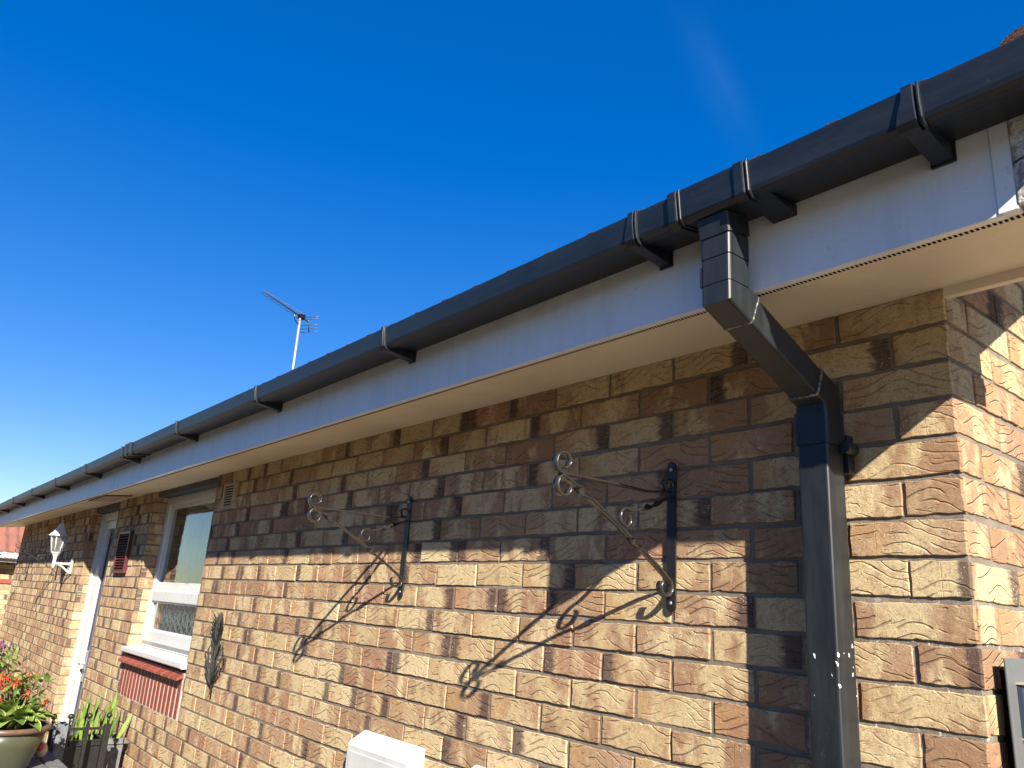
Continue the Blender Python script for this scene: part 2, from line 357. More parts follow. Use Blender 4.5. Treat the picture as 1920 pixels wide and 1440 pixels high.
# ------------------------------------------------------------------ mesh helpers
class MB:
    def __init__(s): s.v = []; s.f = []; s.sm = []
    def add(s, vs, fs, smooth=False):
        o = len(s.v); s.v += [tuple(map(float, q)) for q in vs]
        s.f += [tuple(i + o for i in f) for f in fs]; s.sm += [smooth] * len(fs)
        return s
    def box(s, x0, x1, y0, y1, z0, z1):
        vs = [(x, y, z) for x in (x0, x1) for y in (y0, y1) for z in (z0, z1)]
        return s.add(vs, [(0, 1, 3, 2), (4, 6, 7, 5), (0, 4, 5, 1), (2, 3, 7, 6), (0, 2, 6, 4), (1, 5, 7, 3)])
    def prism(s, prof, x0, x1, smooth=False):
        """closed yz polygon extruded along x"""
        n = len(prof)
        vs = [(x0, y, z) for y, z in prof] + [(x1, y, z) for y, z in prof]
        fs = [(i, (i + 1) % n, n + (i + 1) % n, n + i) for i in range(n)]
        s.add(vs, fs, smooth); o = len(s.v) - 2 * n
        s.f += [tuple(o + i for i in range(n))[::-1], tuple(o + n + i for i in range(n))]; s.sm += [False, False]
        return s
    def tube(s, pts, r, n=8, smooth=True, cap=True):
        pts = [Vector(q) for q in pts]; rs = r if isinstance(r, (list, tuple)) else [r] * len(pts)
        vs = []; up = None
        for i, q in enumerate(pts):
            tn = (pts[min(i + 1, len(pts) - 1)] - pts[max(i - 1, 0)]).normalized()
            if up is None: up = tn.orthogonal().normalized()
            up = (up - tn * up.dot(tn)).normalized(); bi = tn.cross(up)
            for k in range(n):
                a = 2 * math.pi * k / n
                vs.append(q + (up * math.cos(a) + bi * math.sin(a)) * rs[i])
        fs = [(i * n + k, i * n + (k + 1) % n, (i + 1) * n + (k + 1) % n, (i + 1) * n + k) for i in range(len(pts) - 1) for k in range(n)]
        if cap: fs += [tuple(range(n))[::-1], tuple((len(pts) - 1) * n + k for k in range(n))]
        return s.add(vs, fs, smooth)
    def lathe(s, prof, c=(0, 0, 0), n=24, smooth=True, seg=None):
        vs = []; m = len(prof)
        for r, z in prof:
            for k in range(n):
                a = 2 * math.pi * k / n
                vs.append((c[0] + r * math.cos(a), c[1] + r * math.sin(a), c[2] + z))
        fs = [(i * n + k, i * n + (k + 1) % n, (i + 1) * n + (k + 1) % n, (i + 1) * n + k) for i in range(m - 1) for k in range(n)]
        return s.add(vs, fs, smooth)
    def sphere(s, c, r, n=12, m=8, sc=(1, 1, 1)):
        vs = []
        for i in range(m + 1):
            th = math.pi * i / m
            for k in range(n):
                a = 2 * math.pi * k / n
                vs.append((c[0] + r * sc[0] * math.sin(th) * math.cos(a), c[1] + r * sc[1] * math.sin(th) * math.sin(a), c[2] + r * sc[2] * math.cos(th)))
        fs = [(i * n + k, (i + 1) * n + k, (i + 1) * n + (k + 1) % n, i * n + (k + 1) % n) for i in range(m) for k in range(n)]
        return s.add(vs, fs, True)
    def sweep(s, pts, frames, half, smooth=False):
        """rectangular section: frames = list of (a, b) unit vectors, half = (ha, hb)"""
        vs = []
        for i, (q, (a, b)) in enumerate(zip(pts, frames)):
            h = half[i] if isinstance(half, list) else half
            for sa, sb in ((-1, -1), (1, -1), (1, 1), (-1, 1)):
                vs.append(Vector(q) + a * (h[0] * sa) + b * (h[1] * sb))
        n = len(pts)
        fs = [(i * 4 + k, i * 4 + (k + 1) % 4, i * 4 + 4 + (k + 1) % 4, i * 4 + 4 + k) for i in range(n - 1) for k in range(4)]
        fs += [(0, 3, 2, 1), tuple((n - 1) * 4 + k for k in range(4))]
        return s.add(vs, fs, smooth)
    def blade(s, base, tip, width, up, bend=0.0, n=5, fold=0.0):
        """leaf with a curved midrib"""
        base, tip, up = Vector(base), Vector(tip), Vector(up)
        d = tip - base; side = d.cross(up)
        if side.length < 1e-6: side = d.orthogonal()
        side.normalize(); nn = side.cross(d).normalized(); vs = []; fs = []
        for i in range(n + 1):
            q = i / n; w = width * (math.sin(math.pi * min(1, q * 0.92 + 0.06)) ** 0.8)
            c = base + d * q + nn * (bend * math.sin(math.pi * q) * d.length)
            vs += [c - side * w + nn * fold * w, c, c + side * w + nn * fold * w]
        for i in range(n):
            a = i * 3; fs += [(a, a + 1, a + 4, a + 3), (a + 1, a + 2, a + 5, a + 4)]
        return s.add(vs, fs, True)
    def build(s, name, mat, parent=None, bevel=0.0, segs=2, **kw):
        me = bpy.data.meshes.new(name); me.from_pydata(s.v, [], s.f); me.materials.append(mat)
        me.polygons.foreach_set('use_smooth', s.sm); me.update()
        bm = bmesh.new(); bm.from_mesh(me); bmesh.ops.recalc_face_normals(bm, faces=bm.faces); bm.to_mesh(me); bm.free()
        o = bpy.data.objects.new(name, me); COL.objects.link(o)
        if parent: o.parent = parent
        if bevel:
            b = o.modifiers.new('bevel', 'BEVEL'); b.width = bevel; b.segments = segs; b.limit_method = 'ANGLE'; b.angle_limit = math.radians(35)
            b.harden_normals = False
        tag(o, **kw); return o

def tag(o, label=None, cat=None, group=None, kind=None):
    if label: o['label'] = label
    if cat: o['category'] = cat
    if group: o['group'] = group
    if kind: o['kind'] = kind
    return o
def thing(name, loc, label, cat, group=None):
    """empty at the base; parts are modelled in world coordinates and keep them through the inverse offset"""
    o = bpy.data.objects.new(name, None); COL.objects.link(o); o.location = loc; o.empty_display_size = 0.1
    tag(o, label, cat, group); return o
def off(o, root):      # keep a world-space mesh in place under an offset empty
    o.location = (-root.location.x, -root.location.y, -root.location.z); return o
def dup(root, loc, label, group=None):
    def cp(o, par):
        c = o.copy(); COL.objects.link(c); c.parent = par
        for ch in o.children: cp(ch, c)
        return c
    c = cp(root, None); c.location = loc; c['label'] = label
    if group: c['group'] = group
    return c

# ------------------------------------------------------------------ bricks
def brick_mesh(name, panels, parent, mat=M_BRICK, label=None):
    """panels: list of (origin, udir, ndir, rects); rect=(u0,u1,z0,z1,detail,seed). ndir points out of the wall"""
    V3 = []; F = []; UV = []; RN = []
    for org, ud, nd, rects in panels:
        org = np.array(org, float); ud = np.array(ud, float); nd = np.array(nd, float); zd = np.array((0, 0, 1.0))
        for (u0, u1, z0, z1, det, seed) in rects:
            rn = rng.random(3) if seed is None else seed
            w, h = u1 - u0, z1 - z0; cu, cz = (u0 + u1) / 2, (z0 + z1) / 2
            dep_ = 0.010 if (seed is not None and org[1] == 0 and abs(u1) < 0.01) else 0.035
            nu, nv = (max(2, int(w / (0.009 if det else 0.06))), max(2, int(h / (0.010 if det else 0.05))))
            per = [(-w / 2 + w * i / nu, -h / 2, 0, -1) for i in range(nu)] + [(w / 2, -h / 2 + h * i / nv, 1, 0) for i in range(nv)] + \
                  [(w / 2 - w * i / nu, h / 2, 0, 1) for i in range(nu)] + [(-w / 2, h / 2 - h * i / nv, -1, 0) for i in range(nv)]
            per = np.array(per); n = len(per)
            j = np.zeros(n)
            if det:
                ph = rng.random(4) * 6.28; tt = np.arange(n) / n * 6.28
                j = 0.0007 * np.sin(3 * tt + ph[0]) + 0.0006 * np.sin(7 * tt + ph[1]) + rng.normal(0, 0.00045, n)
                for _k in range(rng.integers(0, 3)):          # chips
                    c = rng.integers(0, n); j[c] -= rng.random() * 0.004
            shift = rng.normal(0, 0.0010, 2) if det else np.zeros(2)
            d0 = rng.normal(0, 0.0009); tilt = rng.normal(0, 0.006, 2) if det else np.zeros(2)
            outer = per[:, :2] + per[:, 2:] * j[:, None] + shift
            inner = outer * (1 - np.array([0.0028 / w, 0.0028 / h]))
            depth = lambda pt, dd: d0 + dd + pt[:, 0] * tilt[0] + pt[:, 1] * tilt[1] * 1.5
            rings = [(inner, 0.0), (outer * 0.5 + inner * 0.5, -0.0004), (outer, -0.0015), (outer, -dep_)]
            b = len(V3)
            for pt, dd in rings:
                dep = depth(pt, dd)
                for (a, c), e in zip(pt, dep):
                    V3.append(org + ud * (cu + a) + zd * (cz + c) + nd * e); 
            uvs = [r[0] for r in rings]
            F.append(tuple(b + i for i in range(n))); UV.extend(uvs[0].tolist()); RN.append((*rn, w / 2))
            for k in range(3):
                for i in range(n):
                    i2 = (i + 1) % n
                    F.append((b + k * n + i, b + (k + 1) * n + i, b + (k + 1) * n + i2, b + k * n + i2))
                    UV.extend([uvs[k][i], uvs[k + 1][i], uvs[k + 1][i2], uvs[k][i2]]); RN.append((*rn, w / 2))
    me = bpy.data.meshes.new(name); me.from_pydata([tuple(q) for q in V3], [], F)
    me.materials.append(mat)
    uvl = me.uv_layers.new(name='UVMap'); uvl.data.foreach_set('uv', np.array([tuple(q) for q in UV], dtype=np.float32).ravel())
    at = me.attributes.new('rnd', 'FLOAT_COLOR', 'FACE'); at.data.foreach_set('color', np.array(RN, dtype=np.float32).ravel())
    me.update()
    bm = bmesh.new(); bm.from_mesh(me); bmesh.ops.recalc_face_normals(bm, faces=bm.faces); bm.to_mesh(me); bm.free()
    o = bpy.data.objects.new(name, me); COL.objects.link(o)
    if parent: o.parent = parent
    if label: o['label'] = label
    return o

J = 0.005
def row_rects(first, rows, length, cuts=(), near=lambda u, z: False, seeds=None):
    """bricks at distances s>0 from the corner; returns u = -s (caller mirrors). cuts: (s0,s1,z0,z1) holes"""
    out = []
    for r in rows:
        z1 = -0.075 * r - J; z0 = -0.075 * (r + 1) + J
        s = 0.0; w = first(r); i = 0
        spans = []
        while s < length:
            e = min(s + w, length); spans.append((s + (0.0 if i == 0 else J), e - J)); s = e
            w = 0.225; i += 1
        for k, (a, b) in enumerate(spans):
            parts = [(a, b)]
            for c0, c1, cz0, cz1 in cuts:
                if (z0 + z1) / 2 > cz0 and (z0 + z1) / 2 < cz1:
                    q = []
                    for x0, x1 in parts:
                        if x1 <= c0 or x0 >= c1: q.append((x0, x1)); continue
                        if x0 < c0: q.append((x0, c0))
                        if x1 > c1: q.append((c1, x1))
                    parts = q
            for x0, x1 in parts:
                if x1 - x0 < 0.02: continue
                out.append((x0, x1, z0, z1, near(x0, z0), seeds(r, k) if seeds else None))
    return out
ROWS = list(range(-1, 30))
corner_seed = {r: tuple(rng.random(3)) for r in ROWS}
WIN = (4.06, 5.33, -1.275, 0.3); DOOR = (6.32, 7.22, -2.4, 0.3)
front = row_rects(lambda r: 0.220 if r % 2 else 0.1075, ROWS, 11.10, (WIN, DOOR),
                  lambda s, z: s < 3.2, lambda r, k: corner_seed[r] if k == 0 else None)
front = [(-b + (0 if a > 0.001 else -0.0015), -a - (0 if a > 0.001 else 0.0015), z0, z1, d, sd) for a, b, z0, z1, d, sd in front]
sidew = row_rects(lambda r: 0.1075 if r % 2 else 0.220, ROWS, 6.4, (), lambda s, z: s < 1.2, lambda r, k: corner_seed[r] if k == 0 else None)
sidew = [(max(a, 0.0085), b, z0, z1, d, sd) for a, b, z0, z1, d, sd in sidew]
side_hi = []   # gable triangle courses
for r in range(-30, -1):
    z1 = -0.075 * r - J; z0 = -0.075 * (r + 1) + J
    lo = max(0.05, (z1 - 0.10) / 0.577 - 0.15); hi = 6.4 - lo
    s = lo
    while s < hi - 0.03:
        e = min(s + 0.225, hi); side_hi.append((s + J, e - J, z0, z1, False, None)); s = e

house = thing('bungalow', (-5.5, 3.2, GZ), 'buff brick bungalow with white fascia, cream soffit and a brown tiled roof', 'house')
H = house
def P(o): return off(o, H)
P(brick_mesh('front_wall', [((0, 0, 0), (1, 0, 0), (0, -1, 0), front)], H, label='long front wall of combed buff bricks'))
P(brick_mesh('gable_wall', [((0, 0, 0), (0, 1, 0), (1, 0, 0), sidew + side_hi)], H, label='sunlit side wall round the corner'))
rev = []
for (xx, d) in ((-5.33, 0.10), (-7.22, 0.125)):
    for r in range(-1, 30):
        z1 = -0.075 * r - J; z0 = -0.075 * (r + 1) + J
        if xx > -6 and z0 < -1.0: continue
        rev.append(((xx, 0, 0), (0, 1, 0), (1, 0, 0), [(0.003, d + 0.04, z0, z1, False, None)]))
rv = [x for x in rev if x[0][0] > -6]; rv2 = [x for x in rev if x[0][0] < -6]
P(brick_mesh('window_reveal', rv, H)); P(brick_mesh('door_reveal', rv2, H))
# mortar backing (3.6 mm behind the brick faces)
mb = MB(); Y0 = 0.0040; Y1 = 0.10
def slab(x0, x1, z0, z1): mb.box(x0, x1, Y0, Y1, z0, z1)
slab(-4.064, -0.0040, GZ, 0.10); slab(-5.326, -4.064, GZ, -1.277); slab(-6.324, -5.334, GZ, 0.10); slab(-11.098, -7.224, GZ, 0.10)
mb.box(-0.10, -0.0040, Y1, 6.39, GZ, 0.10)
mb.add([(-0.0040, 0.02, 0.10), (-0.0040, 6.38, 0.10), (-0.0040, 3.2, 1.93), (-0.10, 0.02, 0.10), (-0.10, 6.38, 0.10), (-0.10, 3.2, 1.93)],
       [(0, 1, 2), (3, 5, 4), (0, 2, 5, 3), (1, 4, 5, 2), (0, 3, 4, 1)])
mb.box(-11.098, -11.0, Y1, 6.39, GZ, 0.10); mb.box(-11.098, -0.004, 6.30, 6.39, GZ, 0.10)
mb.box(-5.45, -5.3345, Y1, 0.35, GZ, 0.10); mb.box(-7.34, -7.2245, Y1, 0.35, GZ, 0.10)
P(mb.build('mortar', M_MORTAR, H))

# ------------------------------------------------------------------ soffit, fascia, roof
FY = -0.320
mb = MB()
mb.prism([(-0.302, 0.0305), (0.03, 0.0735), (0.03, 0.083), (-0.302, 0.040)], -11.45, 0.283)
P(mb.build('soffit', M_SOFFIT, H))
mb = MB(); mb.prism([(-0.319, 0.0285), (-0.302, 0.0305), (-0.302, 0.040), (-0.319, 0.040)], -11.45, 0.283)
# vent comb: raised strip with black slots
mb.prism([(-0.3003, 0.0232), (-0.2870, 0.0232), (-0.2850, 0.0325), (-0.3003, 0.0305)], -11.45, 0.283)
P(mb.build('soffit_trim', M_SOFFIT, H))
mb = MB()
x = 0.27
while x > -11.3:
    mb.prism([(-0.2998, 0.0226), (-0.2895, 0.0226), (-0.2895, 0.0300), (-0.2998, 0.0300)], x - 0.0044, x); x -= 0.0081
o = P(mb.build('vent_slots', M_DARK, H)); 
mb = MB(); mb.prism([(-0.3395, 0.020), (-0.3200, 0.0215), (-0.3200, 0.225), (-0.3395, 0.225)], -11.45, 0.2165)
mb.v = [(a, b + 0.0195, c) for a, b, c in mb.v]
mb.v = [(a, FY if b < -0.31 else b, c) for a, b, c in mb.v]
P(mb.build('fascia', M_FASCIA, H, bevel=0.0015))
mb = MB(); mb.box(0.2100, 0.2370, FY - 0.0022, FY + 0.018, 0.0225, 0.224)
P(mb.build('fascia_joint_trim', M_FASCIA, H, bevel=0.001))
mb = MB(); mb.box(-5.205, -5.16, FY - 0.002, FY + 0.018, 0.0225, 0.224)
P(mb.build('fascia_joint_trim', M_FASCIA, H, bevel=0.001))
mb = MB(); mb.box(0.2372, 0.290, FY - 0.004, -0.30, 0.0285, 0.224)
P(mb.build('rendered_verge_block', M_RENDER, H, bevel=0.002))
mb = MB(); mb.prism([(-0.318, 0.030), (0.015, 0.052), (0.015, 0.20), (-0.318, 0.26)], 0.2835, 0.2985)
mb.prism([(0.0152, 0.165), (3.2, 2.06), (3.2, 2.28), (0.0152, 0.40)], 0.281, 0.2985)
mb.prism([(-0.318, 0.261), (0.0150, 0.205), (0.015, 0.42), (-0.30, 0.27)], 0.2835, 0.297)
P(mb.build('bargeboard', M_FASCIA, H, bevel=0.001))
mb = MB(); mb.box(0.0005, 0.281, -0.0008, 0.017, 0.0500, 0.0722)
P(mb.build('soffit_batten', M_SOFFIT, H, bevel=0.001))
mb = MB(); mb.prism([(0.017, 0.165), (3.2, 2.06), (3.2, 2.075), (0.017, 0.18)], 0.002, 0.2805)
P(mb.build('gable_soffit', M_SOFFIT, H))

# roof tiles: double-roll profile every 150 mm, 300 mm gauge
def rollz(x, hi=False):
    q = ((x - 0.138 + 0.075) % 0.15) - 0.075
    z = 0.026 * max(0.0, 1 - (abs(q) / 0.042) ** 2.2) if abs(q) < 0.042 else 0.0
    return z
def roof_slope(mbx, x0, x1, y_e, z_e, pitch, n_rows, step, flip=False, ycen=3.2):
    tp = math.tan(pitch); xs = np.arange(x0, x1, step)
    prof = [rollz(a) for a in xs]
    for r in range(n_rows):
        ya = y_e + r * 0.27; yb = ya + 0.285
        vs = []; n = len(xs)
        for (yy, dz) in ((ya, -0.012), (ya, 0.004), (yb, -0.010)):
            zz = z_e + (yy - y_e) * tp + dz
            for a, p_ in zip(xs, prof):
                py = yy if not flip else 2 * ycen - yy
                vs.append((a, py, zz + p_ + (0.0 if a < 0.235 or r > 0 else 0.014)))
        fs = [(k * n + i, k * n + i + 1, (k + 1) * n + i + 1, (k + 1) * n + i) for k in range(2) for i in range(n - 1)]
        mbx.add(vs, fs, False)
mb = MB(); PITCH = math.radians(30)
roof_slope(mb, -11.5, 0.335, -0.375, 0.2395, PITCH, 13, 0.0075)
roof_slope(mb, -11.5, 0.335, -0.375, 0.2395, PITCH, 13, 0.03, True)
# closed underside so that light cannot leak
mb.box(-11.5, 0.333, 3.0, 3.4, 2.16, 2.20)
zt = lambda y: 0.2395 + (y + 0.375) * math.tan(PITCH)
mb.prism([(-0.33, 0.222), (3.2, zt(3.2) - 0.03), (6.73, 0.222), (6.73, 0.20), (3.2, zt(3.2) - 0.06), (-0.33, 0.20)], -11.48, 0.325)
P(mb.build('roof', M_TILE, H))
mb = MB(); mb.tube([(-11.5, 3.2, zt(3.2) + 0.0), (0.33, 3.2, zt(3.2) + 0.0)], 0.10, 12)
P(mb.build('ridge', M_TILE, H))

# soffit access grille
vp = MB(); vp.prism([(-0.250, 0.0350), (-0.070, 0.0580), (-0.070, 0.0525), (-0.250, 0.0295)], -6.22, -5.70)
ov = vp.build('soffit_vent', M_AIRB, H, bevel=0.001); P(ov)
vd = MB(); vd.prism([(-0.252, 0.0345), (-0.245, 0.0355), (-0.245, 0.0275), (-0.252, 0.0265)], -6.23, -5.69); vd.prism([(-0.25, 0.0345), (-0.068, 0.0580), (-0.068, 0.0515), (-0.25, 0.028)], -5.70, -5.69)
vd.prism([(-0.25, 0.0345), (-0.068, 0.0580), (-0.068, 0.0515), (-0.25, 0.028)], -6.23, -6.22)
vd.build('vent_frame', M_LOUVRE, ov)

# ------------------------------------------------------------------ window
win = bpy.data.objects.new('window', None); COL.objects.link(win); win.parent = H; P(win)
def frame(mbx, x0, x1, z0, z1, y0, y1, w, wt_=None, wb=None):
    wt_ = wt_ or w; wb = wb or w
    mbx.box(x0, x0 + w, y0, y1, z0, z1); mbx.box(x1 - w, x1, y0, y1, z0, z1)
    mbx.box(x0 + w, x1 - w, y0, y1, z1 - wt_, z1); mbx.box(x0 + w, x1 - w, y0, y1, z0, z0 + wb)
mb = MB(); frame(mb, -5.322, -4.068, -0.965, 0.035, 0.088, 0.150, 0.062, 0.055, 0.055)
mb.box(-5.26, -4.13, 0.088, 0.150, -0.640, -0.575)                       # transom
frame(mb, -5.262, -4.128, -0.5755, -0.0195, 0.0995, 0.145, 0.028)          # beads
o = mb.build('window_frame', M_UPVC, win, bevel=0.004)
mb = MB(); frame(mb, -5.285, -4.105, -0.930, -0.605, 0.066, 0.1185, 0.078, 0.068, 0.072)
frame(mb, -5.209, -4.181, -0.862, -0.672, 0.078, 0.112, 0.012)
o = mb.build('casement', M_UPVC, win, bevel=0.005)
mb = MB(); mb.box(-5.24, -4.15, 0.118, 0.124, -0.55, -0.04)
mb.build('upper_pane', M_GLASS, win)
mb = MB(); mb.box(-5.20, -4.19, 0.092, 0.098, -0.865, -0.67)
mb.build('lower_pane', M_GLASS, win)
mb = MB(); mb.prism([(0.09, -0.965), (-0.030, -0.978), (-0.030, -1.006), (-0.022, -1.012), (0.09, -1.006)], -5.345, -4.064)
mb.build('window_sill', M_UPVC, win, bevel=0.003)
mb = MB(); mb.box(-5.33, -4.06, 0.02, 0.15, 0.036, 0.0735)
P(mb.build('lintel', M_LEAD, H))
# clay sill tiles and soldier panel
mb = MB(); n = 9; x0, x1 = -5.345, -4.072
for i in range(n):
    a = x0 + (x1 - x0) * i / n; b = x0 + (x1 - x0) * (i + 1) / n - 0.005
    mb.prism([(0.060, -1.008), (-0.034, -1.058), (-0.036, -1.072), (0.060, -1.034)], a, b)
P(mb.build('sill_tile', M_CLAY, H, bevel=0.002))
mb = MB(); mb.prism([(0.060, -1.012), (-0.0325, -1.0592), (-0.0345, -1.0705), (0.060, -1.032)], x0 + 0.004, x1 - 0.006)
P(mb.build('sill_pointing', M_POINT, H))
mb = MB(); n = 17; x0, x1 = -5.322, -4.068
for i in range(n):
    a = x0 + (x1 - x0) * i / n; b = x0 + (x1 - x0) * (i + 1) / n - 0.021
    mb.box(a + random.uniform(-.0015, .0015), b + random.uniform(-.002, .002), -0.001 + random.uniform(-.001, .001), 0.05, -1.272, -1.036)
P(mb.build('soldier_bricks', M_CLAY, H, bevel=0.0025))
mb = MB(); mb.box(-5.326, -4.064, 0.0015, 0.09, -1.277, -1.034)
P(mb.build('soldier_pointing', M_POINT, H))
# room behind
mb = MB(); mb.box(-5.6, -3.9, 0.9, 0.92, -1.2, 0.2); mb.box(-5.62, -5.60, 0.15, 0.92, -1.2, 0.2); mb.box(-3.9, -3.88, 0.15, 0.92, -1.2, 0.2)
mb.box(-5.6, -3.9, 0.15, 0.92, 0.10, 0.12); mb.box(-5.6, -3.9, 0.15, 0.92, -1.2, -1.18)
P(mb.build('room_lining', M_LEAD, H))
cb = MB(); xs = np.linspace(-5.25, -4.14, 140); vs = []
for a in xs:
    vs.append((a, 0.21 + 0.010 * math.sin(a * 55), -0.58)); vs.append((a, 0.21 + 0.010 * math.sin(a * 55), 0.03))
cb.add(vs, [(2 * i, 2 * i + 2, 2 * i + 3, 2 * i + 1) for i in range(len(xs) - 1)], True)
o = cb.build('net_curtain', M_CURTAIN, None, label='grey-blue curtain hanging behind the upper window pane', cat='curtain')
s = o.modifiers.new('thick', 'SOLIDIFY'); s.thickness = 0.002
lb = MB()
for i in range(30):
    a = -5.17 + i * 0.033
    lb.tube([(a + 0.020 * math.sin(k * 1.35 + i * 1.7), 0.135 + 0.004 * (i % 3), -0.86 + k * 0.013) for k in range(16)], 0.0022, 5)
for i in range(12):
    a = -5.13 + i * 0.085
    lb.tube([(a + 0.026 * math.cos(k * 0.5) * (1 + 0.3 * (i % 2)), 0.132, -0.765 + 0.045 * math.sin(k * 0.5)) for k in range(14)], 0.0026, 5)
lb.build('lace_panel', M_LACE, None, label='white lace panel behind the small lower window pane', cat='lace curtain')
sb = MB(); sb.box(-5.13, -5.075, 0.0990, 0.1002, -0.775, -0.715)
o = sb.build('window_sticker', M_WHITE, None, label='small white sticker inside the lower window pane', cat='sticker')

# ------------------------------------------------------------------ door
door = bpy.data.objects.new('door', None); COL.objects.link(door); door.parent = H; P(door)
mb = MB(); mb.box(-7.214, -7.140, 0.068, 0.150, GZ, 0.020); mb.box(-6.40, -6.326, 0.068, 0.15, GZ, 0.020); mb.box(-7.140, -6.40, 0.068, 0.15, -0.050, 0.020)
mb.box(-7.138, -6.985, 0.084, 0.148, GZ + 0.02, -0.052); mb.box(-6.985, -6.42, 0.084, 0.148, -0.125, -0.052)
mb.box(-6.984, -6.968, 0.094, 0.148, GZ + 0.02, -0.127)
mb.build('door_frame', M_UPVC, door, bevel=0.005)
mb = MB(); mb.box(-6.966, -6.402, 0.112, 0.135, GZ + 0.03, -0.127)
mb.build('door_leaf', M_DOOR, door)
mb = MB(); mb.box(-6.93, -6.915, 0.106, 0.1115, GZ + 0.1, -0.16); mb.box(-6.45, -6.44, 0.106, 0.1115, GZ + 0.1, -0.16)
mb.build('door_moulding', M_LEAD, door, bevel=0.002)
mb = MB(); mb.box(-6.90, -6.86, 0.098, 0.1115, -1.36, -1.12); mb.tube([(-6.88, 0.100, -1.22), (-6.88, 0.055, -1.22), (-6.76, 0.050, -1.22)], 0.010, 8)
mb.build('door_handle', M_SCREW, door, bevel=0.003)
mb = MB(); mb.box(-7.22, -6.32, 0.02, 0.19, 0.022, 0.0735)
P(mb.build('door_lintel', M_LEAD, H))
mb = MB(); mb.box(-7.3, -6.25, 0.151, 0.16, GZ, 0.02)
P(mb.build('door_backing', M_DARK, H))

# ------------------------------------------------------------------ gutter
GP = [(-0.3225, 0.2300), (-0.3225, 0.1730), (-0.3260, 0.1695), (-0.3990, 0.1615), (-0.4040, 0.1585), (-0.4210, 0.1575), (-0.4290, 0.1625), (-0.4315, 0.1700), (-0.4375, 0.2160), (-0.4372, 0.2195), (-0.4335, 0.2205), (-0.4300, 0.2170)]
def offset_poly(pl, d):
    out = []
    for i, q in enumerate(pl):
        a = np.array(pl[max(i - 1, 0)]); b = np.array(pl[min(i + 1, len(pl) - 1)]); tn = b - a; tn = tn / np.linalg.norm(tn)
        nn = np.array((tn[1], -tn[0])); out.append(tuple(np.array(q) - nn * d))
    return out
gut = thing('rain_gutter', (-5.5, -0.38, 0.16), 'long anthracite square gutter running along the fascia', 'gutter')
def G(o): return off(o, gut)
inner = offset_poly(GP, -0.0026)
if inner[3][1] < GP[3][1]: inner = offset_poly(GP, 0.0026)
XE = 0.406
mb = MB(); xs_g = [XE, 0.137, -0.235, -1.2, -2.4, -3.4, -4.40, -5.6, -6.8, -8.0, -9.2, -10.3, -11.5]
sag = lambda x: 0.0 if x > -2 else (0.004 * math.sin(x * 1.3) + 0.004 * min(1, (-x - 2) / 3)) * min(1, (-x - 2))
prof = GP + inner[::-1]; n = len(prof); vs = []
for xx in xs_g: vs += [(xx, y, z + sag(xx)) for y, z in prof]
fs = [(k * n + i, k * n + (i + 1) % n, (k + 1) * n + (i + 1) % n, (k + 1) * n + i) for k in range(len(xs_g) - 1) for i in range(n)]
fs += [tuple(range(n)), tuple((len(xs_g) - 1) * n + i for i in range(n))]
mb.add(vs, fs, False); G(mb.build('gutter_channel', M_GUT, gut))
mb = MB(); mb.prism([GP[i] for i in range(0, 10)], XE, XE + 0.004); G(mb.build('stop_end', M_GUT, gut))

def clip(x, w=0.024, foot=True):
    """square gutter support bracket: strap round the front, wedge down to the fascia foot"""
    dz = sag(x); m_ = MB()
    # front strap, narrow at the top and wider at the knuckle
    st = [(-0.4420, 0.2235, .55), (-0.4425, 0.2000, .62), (-0.4405, 0.1800, .85), (-0.4370, 0.1620, 1.0), (-0.4280, 0.1515, 1.0), (-0.4150, 0.1500, 1.0)]
    inn = [(-0.4310, 0.2235), (-0.4340, 0.2000), (-0.4320, 0.1800), (-0.4290, 0.1660), (-0.4240, 0.1600), (-0.4150, 0.1600)]
    vs = []
    for (y, z, k), (yi, zi) in zip(st, inn):
        vs += [(x + w * 0.5 - w * k, y, z + dz), (x + w * 0.5, y, z + dz), (x + w * 0.5, yi, zi + dz), (x + w * 0.5 - w * k, yi, zi + dz)]
    k_ = len(st); fs = [(i * 4 + j, i * 4 + (j + 1) % 4, i * 4 + 4 + (j + 1) % 4, i * 4 + 4 + j) for i in range(k_ - 1) for j in range(4)]
    fs += [(0, 3, 2, 1), tuple((k_ - 1) * 4 + j for j in range(4))]; m_.add(vs, fs, False)
    # second thin rib on the sunny side
    rib = [(y - 0.0, z) for y, z, _ in st]
    m_.prism([(y, z + dz) for y, z, _ in st] + [(yi, zi + dz) for yi, zi in inn[::-1]], x + w * 0.5 + 0.004, x + w * 0.5 + 0.0085)
    # web to the fascia
    m_.prism([(-0.4160, 0.1502 + dz), (-0.3220, 0.1390 + dz), (-0.3220, 0.1750 + dz), (-0.4160, 0.1612 + dz)], x - w * 0.30, x + w * 0.5 + 0.006)
    m_.box(x - w * 0.3 - 0.004, x + w * 0.5 + 0.010, -0.3260, -0.3205, 0.136 + dz, 0.176 + dz)
    return m_
for i, x in enumerate((0.137, -0.430, -1.449, -2.466, -3.510, -4.585, -5.60, -6.72, -7.86, -9.00, -10.1, -11.2)):
    o = clip(x, 0.026 if i else 0.032).build('gutter_bracket', M_GUT, gut, bevel=0.0014, segs=2); G(o)
